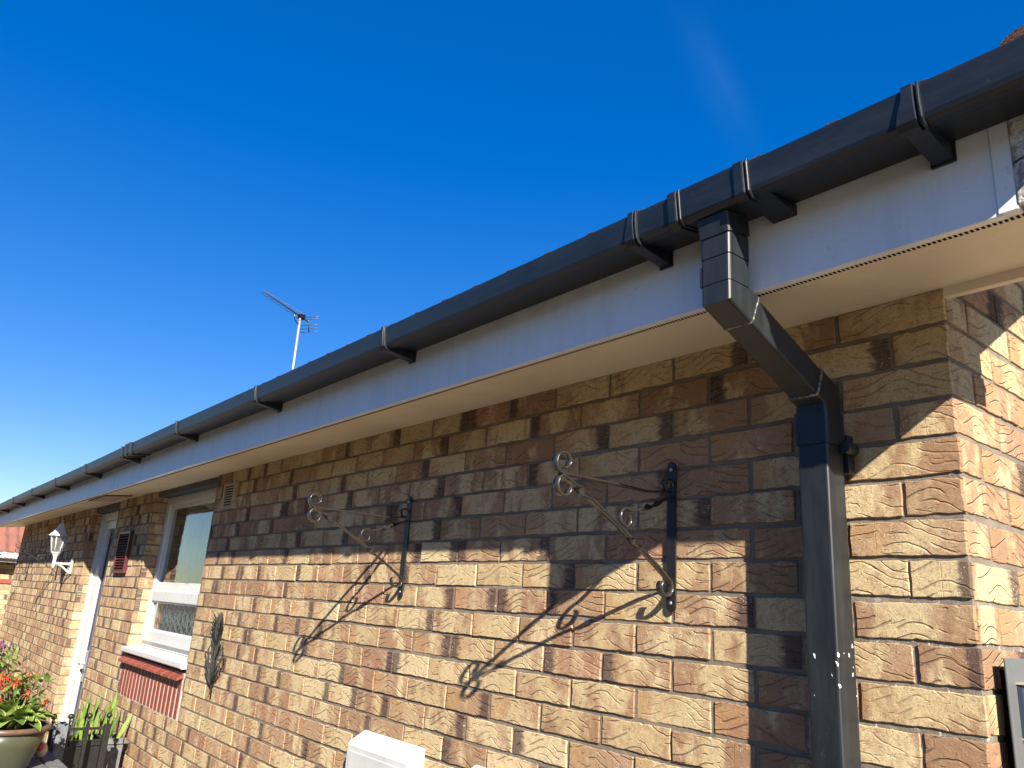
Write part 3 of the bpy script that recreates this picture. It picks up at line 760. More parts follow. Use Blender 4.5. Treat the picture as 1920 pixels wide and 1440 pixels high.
# union with its two straps
def collar(x0, x1, grow, name='gutter_union', par=gut):
    dz = sag((x0 + x1) / 2)
    ou = [(-0.3225, 0.222), (-0.3225, 0.1730 - grow), (-0.3990, 0.1600 - grow), (-0.4230, 0.1560 - grow), (-0.4320 - grow, 0.1640 - grow * .6), (-0.4385 - grow, 0.2180), (-0.4370 - grow, 0.2250), (-0.4290, 0.2250), (-0.4290, 0.22)]
    inn_ = [(-0.4250, 0.170), (-0.33, 0.178), (-0.33, 0.222)]
    m_ = MB(); m_.prism([(y, z + dz) for y, z in ou + inn_], x0, x1); return m_
m_ = collar(-4.47, -4.36, 0.0035)
for a in (-4.475, -4.385): m_.prism(collar(0, 1, 0.0085).v and [(y, z) for (xx, y, z) in collar(a, a + .02, 0.0085).v[:12]], a, a + 0.020)
G(m_.build('gutter_union', M_GUT, gut, bevel=0.0015))
# running outlet
outl = collar(-0.318, -0.150, 0.0020).build('running_outlet', M_GUT, gut, bevel=0.003, segs=3); G(outl)
for (a, b) in ((-0.325, -0.303), (-0.172, -0.149)):
    m_ = collar(a, b, 0.0065); G(m_.build('outlet_strap', M_GUT, gut, bevel=0.003, segs=2))
    m_ = collar(b + 0.0035, b + 0.0085, 0.0050); G(m_.build('strap_rib', M_GUT, gut, bevel=0.001, segs=1))
m_ = MB(); m_.prism([(-0.4200, 0.158), (-0.3215, 0.146), (-0.3215, 0.168)], -0.165, -0.115); G(m_.build('outlet_foot', M_GUT, gut, bevel=0.001))

# ------------------------------------------------------------------ downpipe
dp = thing('downpipe', (-0.2375, -0.06, GZ), 'square anthracite downpipe with ribbed offset under the gutter outlet', 'downpipe')
def D(o): return off(o, dp)
XC = -0.2375; hw = 0.0325
def sqpath(pts, h, r=0.006):
    """square tube swept in the yz plane with mitred joints and rounded arrises"""
    pts = [np.array(q, float) for q in pts]; sec = []
    for sx, sn in ((-1, -1), (1, -1), (1, 1), (-1, 1)):
        for k in range(4):
            a = k / 3 * math.pi / 2
            base = {(-1, -1): math.pi, (1, -1): 1.5 * math.pi, (1, 1): 0, (-1, 1): 0.5 * math.pi}[(sx, sn)] + a
            sec.append((sx * (h - r) + r * math.cos(base), sn * (h - r) + r * math.sin(base)))
    vs = []
    for i, q in enumerate(pts):
        d1 = (q - pts[i - 1]) if i else (pts[1] - q); d2 = (pts[i + 1] - q) if i < len(pts) - 1 else d1
        d1 = d1 / np.linalg.norm(d1); d2 = d2 / np.linalg.norm(d2); n1 = np.array((-d1[1], d1[0])); n2 = np.array((-d2[1], d2[0]))
        mm = n1 + n2; mm = mm / np.linalg.norm(mm); mm = mm / max(0.5, mm.dot(n1))
        for a, b in sec: vs.append((XC + a, q[0] + mm[0] * b, q[1] + mm[1] * b))
    n = len(sec); fs = [(i * n + k, i * n + (k + 1) % n, (i + 1) * n + (k + 1) % n, (i + 1) * n + k) for i in range(len(pts) - 1) for k in range(n)]
    fs += [tuple(range(n)), tuple((len(pts) - 1) * n + k for k in range(n))]
    return MB().add(vs, fs, False)
PT = (-0.3755, 0.0); PL = (-0.0625, -0.128)
dv = np.array(PL) - np.array(PT); dv = dv / np.linalg.norm(dv)
at_ = lambda q, s: (q[0] + dv[0] * s, q[1] + dv[1] * s)
for (z1, z0, h) in ((0.160, 0.1215, hw + .0015), (0.1195, 0.0725, hw + .0008), (0.0705, 0.0185, hw)):
    D(sqpath([(PT[0] - (0.0075 if z1 > 0.15 else 0), z1), (PT[0], z0)], h + (0.002 if z1 > 0.15 else 0), 0.007).build('spigot_socket', M_PIPE, dp))
m_ = MB(); m_.box(XC - hw + .002, XC + hw - .002, PT[0] - hw + .002, PT[0] + hw - .002, 0.016, 0.125)
D(m_.build('spigot_core', M_DARK, dp))
m_ = MB(); m_.box(XC - hw - 0.0045, XC - hw + .001, PT[0] - 0.030, PT[0] + 0.02, 0.019, 0.060); D(m_.build('socket_lug', M_PIPE, dp, bevel=0.001))
D(sqpath([(PT[0], 0.0165), PT, at_(PT, 0.052)], hw, 0.007).build('upper_offset_bend', M_PIPE, dp))
D(sqpath([at_(PT, 0.053), at_(PL, -0.050)], hw - 0.0018, 0.006).build('offset_pipe', M_PIPE, dp))
m_ = sqpath([at_(PT, 0.0505), at_(PT, 0.0535)], hw + 0.0006, 0.006); D(m_.build('seal_bead', M_SEAL, dp))
m_ = sqpath([at_(PL, -0.052), at_(PL, -0.0475)], hw + 0.0012, 0.006); D(m_.build('seal_bead', M_SEAL, dp))
D(sqpath([at_(PL, -0.049), PL, (PL[0], -0.164)], hw + 0.0008, 0.007).build('lower_offset_bend', M_PIPE, dp))
D(sqpath([(PL[0], -0.1645), (PL[0], -0.232)], hw + 0.0040, 0.007).build('pipe_socket', M_PIPE, dp))
D(sqpath([(PL[0], -0.20), (PL[0], GZ + 0.12)], hw, 0.006).build('pipe', M_PIPE, dp))
m_ = MB(); m_.box(XC - hw - 0.002, XC + hw + 0.008, -0.028, -0.004, -0.285, -0.205)
m_.tube([(XC + hw + 0.012, -0.052, -0.236), (XC + hw + 0.012, -0.012, -0.236)], 0.0125, 14)
m_.box(XC - hw - 0.006, XC - hw + 0.001, -0.080, -0.01, -0.236, -0.214)
D(m_.build('pipe_clip', M_PIPE, dp, bevel=0.0015))
D(sqpath([(PL[0], GZ + 0.125), (PL[0], GZ + 0.06), (PL[0] - 0.09, GZ + 0.01)], hw + 0.003, 0.006).build('shoe', M_PIPE, dp))

# ------------------------------------------------------------------ hanging-basket brackets
def arc(c, r, a0, a1, n, r1=None):
    r1 = r if r1 is None else r1
    return [(c[0] + (r + (r1 - r) * i / n) * math.cos(a0 + (a1 - a0) * i / n), c[1] + (r + (r1 - r) * i / n) * math.sin(a0 + (a1 - a0) * i / n)) for i in range(n + 1)]
def ribbon(m_, path, w=0.0062, th=0.0017, twists=(), sub=6, w2=None, x0=0.0):
    """flat iron strip; path in the local (y, z) plane, its width lies along x; twists = (from, to, turns) as fractions"""
    P_ = [np.array(q, float) for q in path]; pts = []
    for i in range(len(P_) - 1):
        for k in range(sub): pts.append(P_[i] + (P_[i + 1] - P_[i]) * k / sub)
    pts.append(P_[-1]); L = [0.0]
    for i in range(1, len(pts)): L.append(L[-1] + np.linalg.norm(pts[i] - pts[i - 1]))
    fr = []; ps = []
    for i, q in enumerate(pts):
        a = pts[max(0, i - 1)]; b = pts[min(len(pts) - 1, i + 1)]; tn = b - a; tn = tn / np.linalg.norm(tn)
        T = Vector((0, tn[0], tn[1])); N = Vector((0, -tn[1], tn[0])); X = Vector((1, 0, 0)); u = L[i] / L[-1]; ang = 0.0
        for (t0, t1, turns) in twists:
            ang += turns * 2 * math.pi * min(1, max(0, (u - t0) / (t1 - t0)))
        fr.append((X * math.cos(ang) + N * math.sin(ang), N * math.cos(ang) - X * math.sin(ang)))
        ps.append((x0, q[0], q[1]))
    m_.sweep(ps, fr, (w, th), True)
def basket_bracket(loc, label):
    t = thing('hanging_basket_bracket', loc, label, 'bracket', 'scrolled hanging basket brackets on the front wall')
    # local frame: bar centred on x=0, wall at y=0, z=0 at the bar's lower end
    b = MB(); b.add([(sx * 0.0140, y, z) for sx in (-1, 1) for y in (-0.0095, -0.0050) for z in (0.006, 0.349)],
                    [(0, 1, 3, 2), (4, 6, 7, 5), (0, 4, 5, 1), (2, 3, 7, 6), (0, 2, 6, 4), (1, 5, 7, 3)])
    b.tube([(0, -0.0096, 0.345), (0, -0.0049, 0.345)], 0.0140, 18); b.tube([(0, -0.0096, 0.010), (0, -0.0049, 0.010)], 0.0140, 18)
    b.box(-0.009, 0.009, -0.0051, 0.002, 0.02, 0.04); b.box(-0.009, 0.009, -0.0051, 0.002, 0.31, 0.33)
    b.build('wall_bar', M_BLACKMETAL, t, bevel=0.0008)
    za = 0.275; J_ = (-0.383, 0.270)
    a = MB()
    ribbon(a, [(-0.0095, za + 0.020)] + arc((-0.024, za + 0.022), 0.0135, 0.3, 5.0, 10, 0.017) + [(-0.10, za - 0.004), (-0.20, za - 0.003), (-0.30, za - 0.003), (J_[0] + 0.012, J_[1])] + arc((-0.376, 0.297), 0.027, -1.9, -7.7, 20, 0.0130), 0.0092, 0.0018, twists=())
    a.build('top_arm', M_SCROLL, t)
    d = MB()
    ribbon(d, arc((-0.031, 0.052), 0.019, 2.4, 6.7, 14, 0.021)[::1] + [(-0.016, 0.068), (-0.06, 0.097), (-0.12, 0.133), (-0.20, 0.180), (-0.28, 0.222), (-0.345, 0.254), (J_[0] + 0.008, J_[1] - 0.004)] + arc((-0.371, 0.2425), 0.0265, 1.9, 7.0, 18, 0.013), 0.0096, 0.0018,
           twists=((0.36, 0.43, 0.5), (0.68, 0.76, 0.5)))
    d.build('brace', M_SCROLL, t)
    s = MB()
    ribbon(s, [(-0.0095, za - 0.006), (-0.03, za - 0.012), (-0.08, 0.240), (-0.135, 0.222)] + arc((-0.172, 0.197), 0.0265, 0.9, 6.9, 18, 0.012), 0.0075, 0.0018, twists=((0.16, 0.42, 1.0),), sub=8)
    s.build('inner_scroll', M_SCROLL, t)
    for z in (0.338, 0.017):
        k = MB(); k.tube([(0, -0.0096, z), (0, -0.0118, z)], 0.0042, 12); k.build('screw', M_SCREW, t)
    return t
bz = -0.567
B1 = basket_bracket((-0.666, 0, bz), 'black scroll bracket nearest the square downpipe')
dup(B1, (-1.890, 0, bz), 'black scroll bracket on the wall between the downpipe one and the window')
dup(B1, (-8.32, 0, bz), 'small distant scroll bracket beside the white lantern, nearer of the far pair')
dup(B1, (-10.06, 0, bz), 'small distant scroll bracket farthest away at the end of the wall')

# ------------------------------------------------------------------ lantern
LX, LY = -7.66, -0.155
la = thing('wall_lantern', (LX, 0, -0.51), 'white six-sided lantern on a curved arm beside the doorway', 'lantern')
def L_(o): return off(o, la)
m_ = MB(); m_.box(LX - 0.022, LX + 0.022, -0.018, -0.002, -0.512, -0.372)
m_.tube([(LX, -0.015, -0.425), (LX, -0.08, -0.428), (LX, LY, -0.430)], [0.013, 0.010, 0.012], 10)
m_.tube([(LX, -0.016, -0.50), (LX, -0.045, -0.485), (LX, -0.085, -0.452), (LX, -0.12, -0.434)], [0.012, 0.009, 0.008, 0.007], 10)
m_.lathe([(0, -0.475), (0.010, -0.468), (0.012, -0.455), (0.017, -0.445), (0.014, -0.40), (0.020, -0.365), (0.034, -0.345), (0.0, -0.345)], (LX, LY, 0), 14)
L_(m_.build('lamp_arm', M_WHITE, la, bevel=0.002))
m_ = MB()
hexp = lambda r, z, k: (LX + r * math.cos(math.pi / 6 + k * math.pi / 3), LY + r * math.sin(math.pi / 6 + k * math.pi / 3), z)
for k in range(6): m_.tube([hexp(0.040, -0.335, k), hexp(0.066, -0.190, k)], 0.0055, 6)
for (r, z) in ((0.040, -0.335), (0.066, -0.192)):
    for k in range(6): m_.tube([hexp(r, z, k), hexp(r, z, k + 1)], 0.006, 6)
m_.add([hexp(0.042, -0.342, k) for k in range(6)] + [hexp(0.042, -0.334, k) for k in range(6)], [tuple(range(6)), tuple(range(6, 12))] + [(k, (k + 1) % 6, 6 + (k + 1) % 6, 6 + k) for k in range(6)])
L_(m_.build('lamp_cage', M_WHITE, la))
m_ = MB(); rf = [(0.092, -0.186), (0.088, -0.180), (0.060, -0.150), (0.040, -0.115), (0.024, -0.080), (0.012, -0.066)]
vs = []
for r, z in rf: vs += [hexp(r, z, k) for k in range(6)]
m_.add(vs, [(i * 6 + k, i * 6 + (k + 1) % 6, i * 6 + 6 + (k + 1) % 6, i * 6 + 6 + k) for i in range(len(rf) - 1) for k in range(6)] + [tuple(range(6)), tuple(30 + k for k in range(6))])
m_.tube([(LX, LY, -0.07), (LX, LY, -0.052)], 0.006, 8); m_.sphere((LX, LY, -0.047), 0.009, 10, 6)
L_(m_.build('lamp_roof', M_WHITE, la))
m_ = MB(); vs = [hexp(0.037, -0.334, k) for k in range(6)] + [hexp(0.062, -0.192, k) for k in range(6)]
m_.add(vs, [(k, (k + 1) % 6, 6 + (k + 1) % 6, 6 + k) for k in range(6)]); L_(m_.build('lamp_glass', M_LGLASS, la))

# ------------------------------------------------------------------ vents, boxes, ornament
lv = thing('louvre_vent', (-5.88, 0, -0.50), 'dark red plastic louvre vent on the brick pier between door and window', 'vent')
m_ = MB(); frame(m_, -6.045, -5.715, -0.500, -0.192, -0.026, 0.002, 0.020); off(m_.build('vent_frame', M_LOUVRE, lv, bevel=0.003), lv)
m_ = MB()
for i in range(14):
    z = -0.478 + i * 0.0195; m_.prism([(-0.024, z), (-0.020, z - 0.002), (-0.006, z + 0.013), (-0.010, z + 0.015)], -6.026, -5.734)
off(m_.build('slats', M_LOUVRE, lv), lv)
m_ = MB(); m_.box(-6.027, -5.733, -0.0048, -0.0035, -0.48, -0.212); off(m_.build('backing', M_DARK, lv), lv)
av = thing('air_vent', (-3.81, 0, -0.14), 'beige slotted air vent high on the wall right of the window', 'vent')
m_ = MB(); frame(m_, -3.905, -3.720, -0.142, 0.003, -0.012, 0.002, 0.028, 0.012, 0.012)
for i in range(9): z = -0.128 + i * 0.0145; m_.box(-3.878, -3.747, -0.010, 0.0, z, z + 0.0065)
off(m_.build('grille', M_AIRB, av, bevel=0.001), av)
m_ = MB(); m_.box(-3.878, -3.747, -0.0040, -0.0030, -0.131, -0.008); off(m_.build('backing', M_DARK, av), av)

def meter_box(x0, x1, label):
    t = thing('meter_box', ((x0 + x1) / 2, 0, -1.60), label, 'meter box', 'white meter boxes on the front wall')
    xc = (x0 + x1) / 2; h = (x1 - x0) / 2
    m_ = MB(); m_.prism([(0.001, 0.576), (-0.058, 0.542), (-0.066, 0.530), (-0.066, 0.0), (0.001, 0.0)], -h, h)
    m_.build('box_body', M_BOXW, t, bevel=0.007, segs=3)
    m_ = MB(); m_.box(-h + 0.028, h - 0.028, -0.0705, -0.0665, 0.03, 0.515); m_.build('box_door', M_BOXW, t, bevel=0.003)
    m_ = MB(); m_.tube([(h - 0.05, -0.0706, 0.27), (h - 0.05, -0.0735, 0.27)], 0.008, 12); m_.build('lock', M_DARK, t)
    return t
meter_box(-2.048, -1.655, 'white meter box with sloping top, the fuller one at the bottom edge')
m2 = meter_box(-1.395, -1.00, 'white meter box of which only the top corner shows, right of the fuller one')

eb = thing('electrical_cabinet', (0.02, 0.17, -0.95), 'grey metal cabinet with a dark blue rounded cover on the sunlit side wall', 'cabinet')
m_ = MB(); m_.box(0.0225, 0.0275, 0.036, 0.300, -1.00, -0.617); off(m_.build('front_panel', M_GREYBOX, eb, bevel=0.002), eb)
m_ = MB(); m_.box(-0.001, 0.0222, 0.078, 0.28, -0.98, -0.637); off(m_.build('back_box', M_DARK, eb), eb)
m_ = MB(); pr_ = [(0.0272, 0.0700), (0.036, 0.0710), (0.046, 0.0800), (0.050, 0.0950), (0.0505, 0.20), (0.0272, 0.21)]
vs = [(a, b, -0.745) for a, b in pr_] + [(a, b, -0.660) for a, b in pr_]; n = len(pr_)
m_.add(vs, [(i, (i + 1) % n, n + (i + 1) % n, n + i) for i in range(n)] + [tuple(range(n))[::-1], tuple(range(n, 2 * n))], False)
off(m_.build('rounded_cover', M_BLUEFLAP, eb, bevel=0.0015), eb)
m_ = MB(); m_.box(0.0272, 0.053, 0.0680, 0.212, -0.6595, -0.6565); off(m_.build('cover_edge', M_AIRB, eb), eb)
m_ = MB(); m_.box(0.0272, 0.052, 0.0690, 0.212, -0.7485, -0.7455); off(m_.build('cover_edge', M_AIRB, eb), eb)
m_ = MB(); m_.box(0.0276, 0.0280, 0.0800, 0.13, -0.815, -0.790); off(m_.build('warning_sticker', M_WHITE, eb), eb)

th = thing('thistle_ornament', (-3.58, -0.01, -1.084), 'dark metal thistle ornament fixed to the wall right of the window', 'wall ornament')
TX = -3.585
m_ = MB()
m_.tube([(TX + 0.01, -0.02, -1.084), (TX + 0.008, -0.022, -0.98), (TX - 0.005, -0.022, -0.82)], 0.005, 8)
for k, (dx, dz_) in enumerate(((-.15, .17), (-.11, .20), (-.06, .26), (.06, .25), (.12, .22), (.16, .17), (-.13, .10), (.13, .11), (-.03, .24), (.02, .22))):
    b0 = (TX + 0.005, -0.02, -1.045); m1 = (TX + dx * 0.35, -0.032, -1.045 + dz_ * 0.5); m2_ = (TX + dx * 0.85, -0.030, -1.045 + dz_ * 0.85); tp = (TX + dx * 0.62, -0.02, -1.045 + dz_)
    m_.tube([b0, m1, m2_, tp], [0.004, 0.0045, 0.004, 0.001], 6)
    for q in (0.35, 0.5, 0.65, 0.8):
        c = Vector(b0).lerp(Vector(m2_), q); sgn = 1 if k % 2 else -1
        m_.blade(c, c + Vector((0.022 * (1 if dx > 0 else -1), -0.006, 0.018)), 0.0045, (0, -1, 0)); m_.blade(c, c + Vector((-0.012 * (1 if dx > 0 else -1), -0.006, 0.026)), 0.004, (0, -1, 0))
off(m_.build('stems', M_IRON2, th), th)
m_ = MB(); m_.sphere((TX, -0.024, -0.855), 0.013, 12, 8, (1, 0.6, 1.2))
for k in range(60):
    a = k * 2.4; r = 0.02 + 0.012 * (k % 3)
    m_.blade((TX + r * math.cos(a) * 0.8, -0.030, -0.865 + (k % 5) * 0.02), (TX + (0.05 + 0.03 * (k % 4) / 3) * math.cos(a), -0.032 - 0.010 * (k % 2), -0.815 + (k % 7) * 0.018), 0.0045, (0, -1, 0))
off(m_.build('thistle_head', M_IRON2, th), th)
m_ = MB(); m_.lathe([(0.0, -0.835), (0.012, -0.825), (0.019, -0.79), (0.018, -0.75), (0.012, -0.71), (0.006, -0.690), (0, -0.688)], (TX + 0.006, -0.028, 0), 14)
for k in range(44):
    a = k * 2.399; z = -0.815 + (k / 44) * 0.10; c = Vector((TX + 0.006 + 0.020 * math.cos(a), -0.030 + 0.010 * math.sin(a), z))
    m_.blade(c, c + Vector((0.034 * math.cos(a), -0.012 + 0.012 * math.sin(a), 0.034)), 0.0038, (0, -1, 0), 0.1, 3)
off(m_.build('thistle_flower', M_IRON2, th), th)

# ------------------------------------------------------------------ TV aerial
ta = thing('tv_aerial', (-10.60, 2.99, 1.9), 'television aerial on a thin pale mast above the roof', 'aerial')
A0 = Vector((-10.60, 2.99, 3.68)); hd = Vector((-10.013 + 10.656, 2.211 - 3.28, 0)).normalized(); hs = Vector((-hd.y, hd.x, 0))
M_MAST = simple('galvanised_mast', (0.42, 0.41, 0.37), 0.35, 0.6, 0.08, 10, 0, 100, 0.3)
M_AER = simple('dull_aluminium', (0.10, 0.105, 0.11), 0.4, 0.5, 0.1, 10, 0, 100, 0.5)
m_ = MB(); m_.tube([(-10.50, 2.96, 1.9), A0 + Vector((-.0, 0, 0.05))], 0.019, 10); off(m_.build('mast', M_MAST, ta), ta)
m_ = MB(); f0 = A0 + hd * 0.95 + Vector((0, 0, 0.04)); r0 = A0 - hd * 0.22; m_.tube([r0, f0], 0.011, 8)
m_.tube([A0 + hd * 0.16, A0 + hd * 0.12 + Vector((0, 0, -0.10)), A0 + Vector((0, 0, -0.14))], 0.011, 8)
off(m_.build('boom', M_AER, ta), ta)
m_ = MB()
for i in range(15):
    c = A0 + hd * (0.08 + i * 0.06) + Vector((0, 0, 0.018)); L2 = 0.125 - i * 0.0035; m_.tube([c - hs * L2, c + hs * L2], 0.0035, 5)
off(m_.build('director_elements', M_AER, ta), ta)
m_ = MB()
for dz_ in (0.10, 0.05, -0.05, -0.10, -0.15):
    c = A0 - hd * 0.22 + Vector((0, 0, dz_)) - hd * abs(dz_) * 0.4
    m_.tube([c - hs * 0.17, c + hs * 0.17], 0.005, 5)
m_.tube([A0 - hd * 0.26 + Vector((0, 0, 0.10)), A0 - hd * 0.22, A0 - hd * 0.28 + Vector((0, 0, -0.16))], 0.010, 6)
off(m_.build('reflector', M_AER, ta), ta)
m_ = MB(); c = A0 - hd * 0.03; m_.box(c.x - 0.05, c.x + 0.05, c.y - 0.05, c.y + 0.05, c.z - 0.02, c.z + 0.05); off(m_.build('dipole_box', M_DARK, ta, bevel=0.01), ta)

# ------------------------------------------------------------------ ground, neighbour
m_ = MB(); m_.add([(-400, -400, GZ), (400, -400, GZ), (400, 400, GZ), (-400, 400, GZ)], [(0, 1, 2, 3)])
m_.build('ground', M_PAVE, None, kind='structure')
nb = thing('garage', (-16.5, 0.5, GZ), 'brick outbuilding with a red pantile roof past the far end of the wall', 'outbuilding')
def N_(o): return off(o, nb)
nr = []
for r in range(4, 30):
    z1 = -0.075 * r - J; z0 = -0.075 * (r + 1) + J; s = -1.1 - (0.11 if r % 2 else 0)
    while s < 4: nr.append((s + J, s + 0.225 - J, z0, z1, False, None)); s += 0.225
N_(brick_mesh('garage_wall', [((-14.0, 0, 0), (0, 1, 0), (1, 0, 0), nr)], nb))
m_ = MB(); m_.box(-19.0, -14.004, -1.2, 4.0, GZ, -0.30); N_(m_.build('garage_mortar', M_MORTAR, nb))
m_ = MB(); m_.box(-14.01, -13.985, -1.2, 4.0, -0.66, -0.60); N_(m_.build('brick_band', M_CLAY, nb))
m_ = MB(); m_.box(-14.0, -13.72, -1.3, 4.1, -0.325, -0.300); m_.box(-13.735, -13.715, -1.3, 4.1, -0.345, -0.215)
m_.tube([(-13.66, -1.3, -0.255), (-13.66, 4.1, -0.25)], 0.045, 10); N_(m_.build('white_eaves', M_UPVC, nb))
m_ = MB(); ys = np.arange(-1.35, 4.2, 0.02); nrow = 4
for r in range(nrow):
    vs = []; n = len(ys)
    for (dx, dz_) in ((0, -0.012), (0, 0.012), (0.30, -0.004)):
        s = r * 0.28 + dx
        for yy in ys: vs.append((-13.66 - s * 0.9, yy, -0.20 + s * 0.52 + dz_ + 0.022 * math.cos(yy * 2 * math.pi / 0.15)))
    m_.add(vs, [(k * n + i, k * n + i + 1, (k + 1) * n + i + 1, (k + 1) * n + i) for k in range(2) for i in range(n - 1)], True)
N_(m_.build('garage_roof', M_REDTILE, nb))
m_ = MB(); m_.box(-19.0, -14.0, -1.3, 4.1, -0.29, -0.26); N_(m_.build('roof_deck', M_LEAD, nb))

# out-of-view hedge added to block low sky light on the wall; reflects in glass
M_HEDGE = leaf_material('blocker_hedge_leaf', (0.025, 0.045, 0.015), (0.05, 0.08, 0.02))
hg = thing('sky_blocker_hedge', (-4.0, -5.4, GZ), 'tall dark hedge added out of view opposite the house to block low sky light', 'hedge')
m_ = MB(); hr = random.Random(4)
for k in range(5200):
    a = hr.uniform(-14, 7); b = hr.choice((-1, 1)); z = hr.uniform(0, 3.0); y = b * (0.42 + 0.05 * math.sin(a * 2.1 + z * 3)) if hr.random() < 0.8 else hr.uniform(-.4, .4)
    if abs(y) < 0.4: z = 2.9 + 0.12 * math.sin(a * 1.7) + hr.uniform(-.1, .1)
    c = Vector((a, y, z)); d = Vector((hr.gauss(0, 1), hr.gauss(0, 1), hr.gauss(0, 1))).normalized() * hr.uniform(0.09, 0.2)
    m_.blade(c - d * .5, c + d * .5, 0.06, (hr.random(), hr.random(), hr.random()), 0.1, 2)
m_.build('foliage', M_HEDGE, hg)
m_ = MB(); m_.box(-14, 7, -0.36, 0.36, 0.0, 2.85); m_.build('blocker_core', M_HEDGE, hg)

# ------------------------------------------------------------------ plants and stand, lower left
TZ = -1.455
tb = thing('plant_bench', (-4.25, -0.75, GZ), 'weathered grey slatted garden bench carrying the big pot', 'bench')
m_ = MB()
for i in range(8):
    y = -1.18 + i * 0.085; m_.box(-4.52, -3.78, y, y + 0.074, TZ - 0.022, TZ)
off(m_.build('seat_slats', M_TIMBER, tb, bevel=0.003), tb)
for (x, y) in ((-3.83, -1.12), (-3.83, -0.54), (-4.47, -1.12), (-4.42, -0.56)):
    m_ = MB(); m_.box(x - 0.03, x + 0.03, y - 0.03, y + 0.03, GZ, TZ - 0.022); off(m_.build('leg', M_TIMBER, tb, bevel=0.003), tb)
for (x0, x1, sl_) in ((-4.50, -4.47, 0.0), (-4.44, -4.40, 0.0)):
    m_ = MB(); m_.box(x0, x1, -0.505, -0.452, TZ - 0.35, -1.320); off(m_.build('upright', M_TIMBER, tb, bevel=0.003), tb)
pt = thing('glazed_pot', (-4.03, -0.805, TZ), 'large olive glazed pot with a brown rim on the slatted bench', 'pot')
m_ = MB(); m_.lathe([(0.0, 0.0), (0.118, 0.0), (0.128, 0.012), (0.160, 0.11), (0.178, 0.175), (0.168, 0.175), (0.15, 0.13), (0.0, 0.12)], (0, 0, 0), 40); m_.build('pot_body', M_POT, pt)
m_ = MB(); m_.lathe([(0.174, 0.170), (0.190, 0.176), (0.194, 0.188), (0.187, 0.198), (0.170, 0.196), (0.166, 0.17)], (0, 0, 0), 40); m_.build('pot_rim', M_RIM, pt)
m_ = MB(); m_.lathe([(0.168, 0.172), (0.0, 0.18)], (0, 0, 0), 30); m_.build('soil', M_SOIL, pt)
PZ = TZ + 0.178; PX, PY = -4.03, -0.805
hp = thing('hosta', (PX, PY, PZ), 'variegated yellow-green hosta filling the front of the olive pot', 'plant')
m_ = MB(); me_ = MB()
for k in range(54):
    a = k * 2.399 + random.uniform(-.3, .3); q = (k / 54) ** 0.6; r = 0.10 + 0.115 * q + random.uniform(-.015, .015); up_ = 0.125 - 0.10 * q + random.uniform(-.02, .02)
    rb = 0.02 + 0.05 * q; b0 = Vector((rb * math.cos(a), rb * math.sin(a), 0.0)); tpv = Vector((r * math.cos(a), r * math.sin(a), up_))
    wd = random.uniform(0.030, 0.040)
    for dz_ in (0.0012, -0.0012): m_.blade(b0 + Vector((0, 0, dz_)), tpv + Vector((0, 0, dz_)), wd, (0, 0, 1), 0.20, 7, 0.40)
    me_.blade(b0, tpv + Vector((0, 0, 0.0)), wd * 1.16, (0, 0, 1), 0.20, 7, 0.40)
m_.build('leaf_blades', M_HOSTA, hp); me_.build('leaf_margins', M_HOSTAE, hp)
rp = thing('red_flowering_plant', (PX - 0.04, PY + 0.03, PZ), 'orange-red spidery blooms and small green leaves rising behind the hosta', 'plant')
m_ = MB(); fl = MB()
for k in range(170):
    a = random.uniform(0, 6.28); r = random.uniform(0.0, 0.15); z = random.uniform(0.05, 0.22)
    c = Vector((r * math.cos(a), r * math.sin(a), z)); d = Vector((random.uniform(-1, 1), random.uniform(-1, 1), random.uniform(-.3, 1))).normalized() * 0.05
    m_.blade(c, c + d, 0.011, (0, 0, 1), 0.1)
for k in range(24):
    a = random.uniform(0, 6.28); r = random.uniform(0.02, 0.17); c = Vector((r * math.cos(a), r * math.sin(a), random.uniform(0.11, 0.235)))
    m_.tube([(c.x * 0.3, c.y * 0.3, 0), c], 0.002, 4)
    for j in range(22):
        d = Vector((random.gauss(0, 1), random.gauss(0, 1), random.gauss(0.1, .7))).normalized() * random.uniform(0.018, 0.036)
        fl.blade(c, c + d, 0.0038, (0, 0, 1), 0.15, 3)
m_.build('foliage', M_GREEN, rp); fl.build('petals', M_REDF, rp)
# back planter with pansies
pk = thing('pansy_planter', (-5.0, -0.80, GZ), 'tall planter of purple and white pansies at the left edge', 'planter')
m_ = MB(); m_.lathe([(0.0, 0.0), (0.14, 0.0), (0.15, 0.6), (0.17, 1.14), (0.155, 1.14), (0.0, 1.12)], (0, 0, 0), 24); m_.build('planter_pot', M_RIM, pk)
fo = MB(); pf = MB(); pw = MB(); dr = MB()
for k in range(300):
    a = random.uniform(0, 6.28); r = random.uniform(0, 0.17); c = Vector((r * math.cos(a), r * math.sin(a), random.uniform(1.14, 1.315)))
    d = Vector((random.uniform(-1, 1), random.uniform(-1, 1), random.uniform(-.4, 1))).normalized() * 0.045
    fo.blade(c, c + d, 0.008, (0, 0, 1), 0.1)
for k in range(44):
    a = random.uniform(0, 6.28); r = random.uniform(0, 0.15); c = Vector((r * math.cos(a), r * math.sin(a), random.uniform(1.30, 1.36)))
    tgt = pw if k % 4 == 0 else pf
    for j in range(5):
        b = j * 1.257; tgt.blade(c, c + Vector((math.cos(b) * 0.02, -0.006, math.sin(b) * 0.02)), 0.010, (0, -1, 0), 0.1, 3)
for k in range(110):
    a = random.uniform(0, 6.28); r = random.uniform(0.08, 0.20); c = Vector((r * math.cos(a), r * math.sin(a), random.uniform(1.08, 1.20)))
    d = Vector((random.uniform(-1, 1), random.uniform(-1, 1), random.uniform(-1, .5))).normalized() * 0.06
    dr.blade(c, c + d, 0.016, (0, 0, 1), 0.25)
